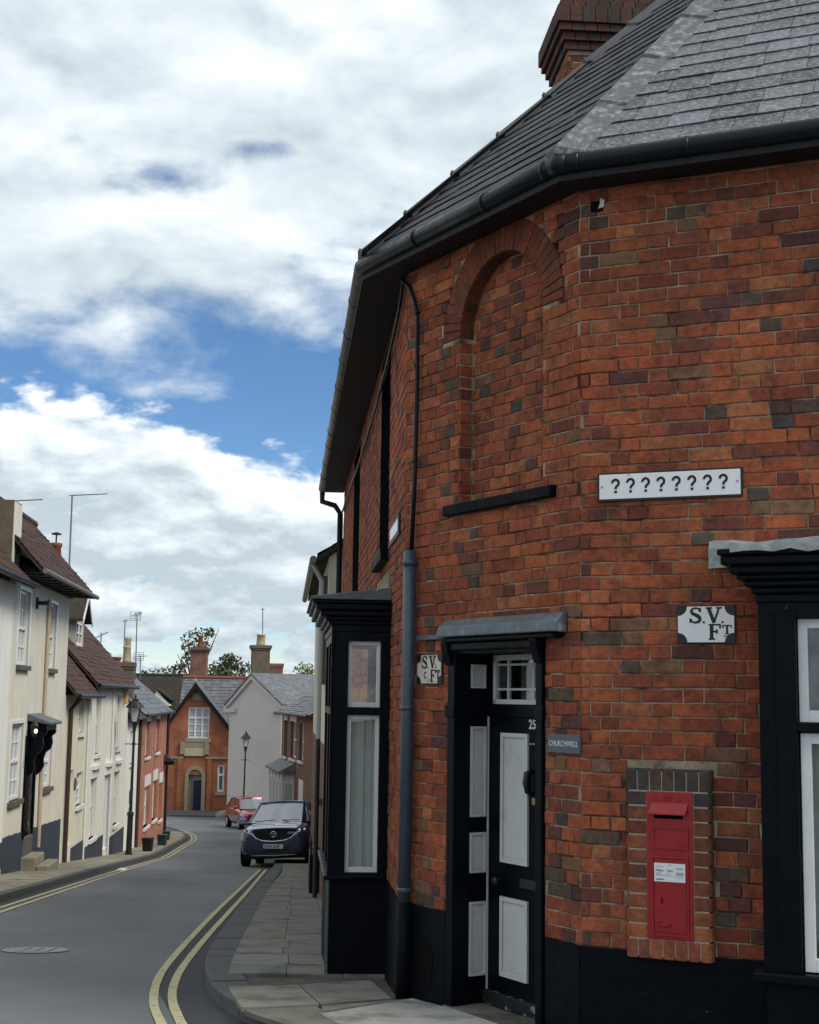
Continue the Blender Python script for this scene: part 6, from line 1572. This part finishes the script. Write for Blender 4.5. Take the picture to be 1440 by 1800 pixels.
def car(name, label, O, az, cfg, col, plate=None):
    t = thing(name, label, 'car', O)
    back = Vector((math.sin(R(az)), math.cos(R(az)), 0)); side = Vector((back.y, -back.x, 0)); sl = (zg(O.y+4)-zg(O.y))/4
    roll_ = cfg.get('roll', 0.0)
    K_ = cfg.get('scale', 1.0)
    def P(x, y, z):
        x, y, z = x*K_, y*K_, z*K_; return O+back*x+side*y+Vector((0, 0, z+sl*x*back.y+roll_*y))
    paint = material(name+'_paint', col, .25, .5, metal=.7, coat=1.0)
    paint.node_tree.nodes['Principled BSDF'].inputs['Coat IOR'].default_value = 1.8
    glass = material(name+'_glass', (.02, .026, .03), .03, .6, coat=1.0)
    glass.node_tree.nodes['Principled BSDF'].inputs['Coat IOR'].default_value = 2.2
    blk = material(name+'_trim', (.008, .008, .009), .55, .35); chrome = material(name+'_chrome', (.65, .66, .68), .18, .6, metal=1.0)
    st = cfg['st']; rings = []
    for (x, w, zb, zm, zs, zt, wt) in st:
        half = [(0, zb), (w*.80, zb), (w*.96, zb+.09), (w, zm), (w*.985, (zm+zs)/2), (w*.95, zs), (wt, zt), (wt*.5, zt+.018), (0, zt+.025)]
        full = half+[(-y, z) for y, z in half[-2:0:-1]]
        rings.append([P(x, y, z) for y, z in full])
    n = len(rings[0]); m = MB(); vs = [v for r_ in rings for v in r_]
    fs = [(i*n+k, i*n+(k+1) % n, (i+1)*n+(k+1) % n, (i+1)*n+k) for i in range(len(rings)-1) for k in range(n)]+[list(range(n))[::-1], [(len(rings)-1)*n+k for k in range(n)]]
    m.add(vs, fs); body = m.build('body', paint, t, smooth=True)
    sd = body.modifiers.new('sub', 'SUBSURF'); sd.levels = 2; sd.render_levels = 2
    # greenhouse
    xb0, xt0, xt1, xb1, zb_, zt_, wb, wt = cfg['gh']
    rp = [(xt0-.05, -wt*.9), (xt0, -wt), ((xt0+xt1)/2, -wt*1.03), (xt1, -wt*.96), (xt1+.05, 0), (xt1, wt*.96), ((xt0+xt1)/2, wt*1.03), (xt0, wt), (xt0-.05, wt*.9), (xt0-.08, 0)]
    m = MB(); cz = .045
    top = [P(x, y, zt_+cz*(1-(y/wt)**2)) for x, y in rp]; lowr = [P(x, y*1.04, zt_-.07) for x, y in rp]
    k = len(rp); m.add(top+lowr, [list(range(k))]+[(i, (i+1) % k, k+(i+1) % k, k+i) for i in range(k)]); m.build('roof', paint, t, bevel=.03)
    cols_ = [(xb0, wb), (xt0+.02, wt*1.02)]
    m = MB()
    N2 = 6                                                    # curved windscreen
    for i in range(N2):
        y0, y1 = -1+2*i/N2, -1+2*(i+1)/N2
        bow = lambda y: -.16*(1-y*y)
        m.poly([P(xb0+bow(y0), wb*.93*y0, zb_), P(xb0+bow(y1), wb*.93*y1, zb_), P(xt0+bow(y1)*.5, wt*.93*y1, zt_-.03), P(xt0+bow(y0)*.5, wt*.93*y0, zt_-.03)])
    m.build('windscreen', glass, t, smooth=True)
    m = MB(); m.poly([P(xb1, -wb*.9, zb_), P(xb1, wb*.9, zb_), P(xt1+.03, wt*.9, zt_-.06), P(xt1+.03, -wt*.9, zt_-.06)]); m.build('rear_window', glass, t)
    for sg in (-1, 1):
        xm = xb0+(xb1-xb0)*.50
        for x0, x1, u0, u1 in ((xb0+.10, xm-.03, xt0+.10, xm-.03), (xm+.03, xb1-.25, xm+.03, xt1-.08)):
            MB().poly([P(x0, sg*wb, zb_), P(x1, sg*wb, zb_), P(u1, sg*wt*1.05, zt_-.08), P(u0, sg*wt*1.05, zt_-.08)]).build('side_window', glass, t)
        for pa, pb_, rr in ((P(xb0+.02, sg*wb*.97, zb_-.02), P(xt0+.03, sg*wt*.99, zt_-.03), .045), (P(xb1-.04, sg*wb*.97, zb_-.02), P(xt1, sg*wt*.96, zt_-.03), .07), (P(xm, sg*wb*.99, zb_), P(xm, sg*wt*1.03, zt_-.05), .03)): MB().tube([pa, pb_], rr, 6).build('pillar', paint, t)
        # mirror
        mx_ = cfg['mirror']; m = MB(); c = P(mx_, sg*(wb+.20), zb_+.05); m.tube([P(mx_+.05, sg*wb, zb_+.0), P(mx_+.02, sg*(wb+.10), zb_+.0)], .03, 6)
        fr = [(.0, -.10), (.0, .10), (.0, .0)]
        m.box8([c+side*-.10+Vector((0,0,-.07))-back*.05, c+side*.10+Vector((0,0,-.06))-back*.05, c+side*.10+back*.08+Vector((0,0,-.06)), c-side*.10+back*.08+Vector((0,0,-.07)), c+side*-.10+Vector((0,0,.07))-back*.03, c+side*.09+Vector((0,0,.08))-back*.03, c+side*.10+back*.08+Vector((0,0,.09)), c-side*.10+back*.08+Vector((0,0,.08))])
        m.build('mirror', paint, t, bevel=.03)
    # wheels
    for x in cfg['wheels']:
        for sg in (-1, 1):
            r_, w = cfg['wr'], .22; yo = sg*(st[3][1]-.10)
            c = P(x, yo, r_+(cfg.get('lift', (0, 0))[0 if sg < 0 else 1]))
            tyre = MB().tube([c-side*w/2, c-side*w*.42, c+side*w*.42, c+side*w/2], [r_*.9, r_, r_, r_*.9], 24).build('wheel', material('tyre', (.012, .012, .012), .8, .2), t)
            MB().tube([c+side*sg*(w/2-.01), c+side*sg*(w/2+.012)], [r_*.68, r_*.62], 20).build('rim', material('alloy', (.35, .36, .38), .35, .5, metal=.8), tyre)
            m = MB(); a0 = P(x, sg*(st[3][1]+.004), r_)
            pts = [a0+back*(r_*1.16*math.cos(w_))+Vector((0, 0, r_*1.16*math.sin(w_))) for w_ in [math.pi*k/14 for k in range(15)]]
            m.add([p-side*sg*.10 for p in pts], [list(range(15))]); m.build('wheel_arch', blk, t)
    for f_ in cfg['front']: f_(t, P, paint, glass, blk, chrome, side, back)
    return t
def front_suv(t, P, paint, glass, blk, chrome, side, back):
    X = -.012
    def sheet(name, pts, mat, th=.02, x=None):
        # follow the bowed nose: further back towards the sides
        bow = lambda y: .10*(abs(y)/.6)**2.2
        xx = X if x is None else x
        m = MB(); m.prism([P(xx+bow(y), y, z) for y, z in pts], -back*th); return m.build(name, mat, t)
    g = [(-.56, .93), (-.40, .945), (0, .955), (.40, .945), (.56, .93), (.53, .84), (.42, .72), (.26, .655), (0, .635), (-.26, .655), (-.42, .72), (-.53, .84)]
    sheet('grille', g, blk, .045)
    m = MB()
    for k in range(7): z = .69+.036*k; w = .36+.17*(z-.65)/.3; m.tube([P(X-.05+.06*(w/.6)**2, -w, z), P(X-.052, 0, z), P(X-.05+.06*(w/.6)**2, w, z)], .006, 4)
    m.build('grille_mesh', MT['gutter'], t)
    arc = [(-.80, .865), (-.66, .85), (-.57, .83), (-.46, .715), (-.28, .645), (0, .622), (.28, .645), (.46, .715), (.57, .83), (.66, .85), (.80, .865)]
    m = MB(); m.tube([P(X-.055+.10*(abs(y)/.6)**2.2, y, z) for y, z in arc], .014, 6); m.build('grille_wing', chrome, t, smooth=True)
    for sg in (-1, 1):
        hl = [(sg*.57, .855), (sg*.70, .865), (sg*.84, .90), (sg*.86, .955), (sg*.72, .945), (sg*.58, .925)]
        bow = lambda y: .02+.12*(abs(y)/.6)**2.4
        m = MB(); m.prism([P(X+bow(y)-.02, y, z) for y, z in hl], -back*.05); h_ = m.build('headlight', glass, t)
        m = MB(); m.tube([P(X+bow(.64)-.08, sg*.64, .895), P(X+bow(.64)-.095, sg*.64, .895)], .035, 10); m.tube([P(X+bow(.76)-.08, sg*.76, .91), P(X+bow(.76)-.10, sg*.76, .91)], .03, 10); m.build('lamp_lens', chrome, h_)
        m = MB(); m.prism([P(X+.10, sg*.50, .46), P(X+.20, sg*.82, .50), P(X+.20, sg*.82, .56), P(X+.10, sg*.48, .54)], -back*.05); m.build('fog_vent', blk, t)
    sheet('lower_grille', [(-.50, .30), (.50, .30), (.56, .42), (-.56, .42)], blk, .05, .0)
    m = MB(); m.tube([P(.05, -.55, .285), P(-.03, 0, .27), P(.05, .55, .285)], .018, 6); m.build('skid_strip', MT['cast'], t)
    sheet('bumper_shade', [(-.80, .20), (.80, .20), (.74, .30), (-.74, .30)], blk, .04, .08)
    # plate
    fr = Fr(P(-.06, 0, 0)[:2], (side.x, side.y)); z = (P(-.06, 0, .50)).z
    pm = MB().fbox(fr, -.26, .26, -.02, .012, z-.055, z+.057).build('number_plate', material('plate_white', (.62, .63, .62), .4, .4), t, bevel=.004)
    text(fr, -.235, z-.036, .012, 'RY67 UNF', .074, MT['ink'], pm, xs=.86, bold=.003)
    # emblem: ring with a winged v
    c = P(-.085, 0, .80); m = MB(); pts = [c+side*.085*math.cos(w)+Vector((0, 0, .068*math.sin(w))) for w in [2*math.pi*k/24 for k in range(25)]]; m.tube(pts, .010, 6, caps=False)
    m.tube([c+side*-.075+Vector((0, 0, .02)), c+side*-.035+Vector((0, 0, .022)), c+Vector((0, 0, -.018)), c+side*.035+Vector((0, 0, .022)), c+side*.075+Vector((0, 0, .02))], .009, 6); m.build('emblem', chrome, t, smooth=True)
    m = MB(); m.tube([P(.98, -.62, 1.135), P(.85, -.1, 1.16)], .010, 5); m.tube([P(.98, .0, 1.15), P(.85, .55, 1.15)], .010, 5); m.build('wiper', blk, t)
SUV = dict(st=[(.0, .66, .42, .56, .74, .86, .52), (.05, .80, .27, .58, .84, .945, .60), (.30, .905, .24, .66, .92, 1.0, .68), (.75, .92, .24, .70, .98, 1.065, .72), (1.2, .92, .24, .72, 1.01, 1.12, .76), (2.2, .92, .24, .72, 1.02, 1.13, .80), (3.6, .92, .26, .74, 1.05, 1.15, .80), (4.3, .88, .30, .76, 1.02, 1.12, .76), (4.52, .74, .42, .72, .96, 1.04, .60)],
           gh=(1.02, 1.85, 3.85, 4.35, 1.10, 1.645, .80, .60), mirror=1.28, wheels=(.92, 3.62), wr=.36, front=[front_suv], lift=(0, .06))
O = gnd(480, 1525); O.z = zg(O.y)+.02
SUV['roll'] = .05; SUV['scale'] = 1.05
car('parked_car', 'dark blue-grey car with large black grille parked half on the right pavement', O, 2.0, SUV, (.024, .055, .13))
def front_small(t, P, paint, glass, blk, chrome, side, back):
    m = MB(); m.prism([P(-.01, -.4, .62), P(-.03, 0, .62), P(-.01, .4, .62), P(-.01, .35, .72), P(-.03, 0, .74), P(-.01, -.35, .72)], -back*.03); m.build('grille', blk, t)
    for sg in (-1, 1): m = MB(); m.prism([P(.05, sg*.45, .62), P(.20, sg*.76, .68), P(.28, sg*.76, .82), P(.10, sg*.48, .76)], -back*.03); m.build('headlight', chrome, t)
    fr = Fr(P(-.03, 0, 0)[:2], (side.x, side.y)); z = P(0, 0, .45).z; MB().fbox(fr, -.26, .26, -.02, .02, z-.055, z+.055).build('number_plate', material('plate_white2', (.62, .63, .62), .4, .4), t)
HAT = dict(st=[(.0, .60, .36, .50, .66, .74, .46), (.05, .74, .24, .54, .76, .82, .54), (.30, .82, .21, .60, .82, .90, .60), (.65, .84, .21, .62, .88, .97, .64), (1.0, .84, .21, .64, .92, 1.02, .68), (2.0, .84, .21, .64, .95, 1.04, .72), (3.0, .84, .22, .66, .98, 1.06, .70), (3.6, .80, .28, .68, .96, 1.04, .66), (3.78, .66, .40, .66, .90, .98, .52)],
           gh=(.78, 1.55, 3.1, 3.6, 1.0, 1.50, .74, .56), mirror=1.02, wheels=(.72, 3.1), wr=.30, front=[front_small])
O = gnd(455, 1460); car('parked_car', 'small red hatchback parked by the grey gable wall', O, -21.0, HAT, (.22, .018, .03))
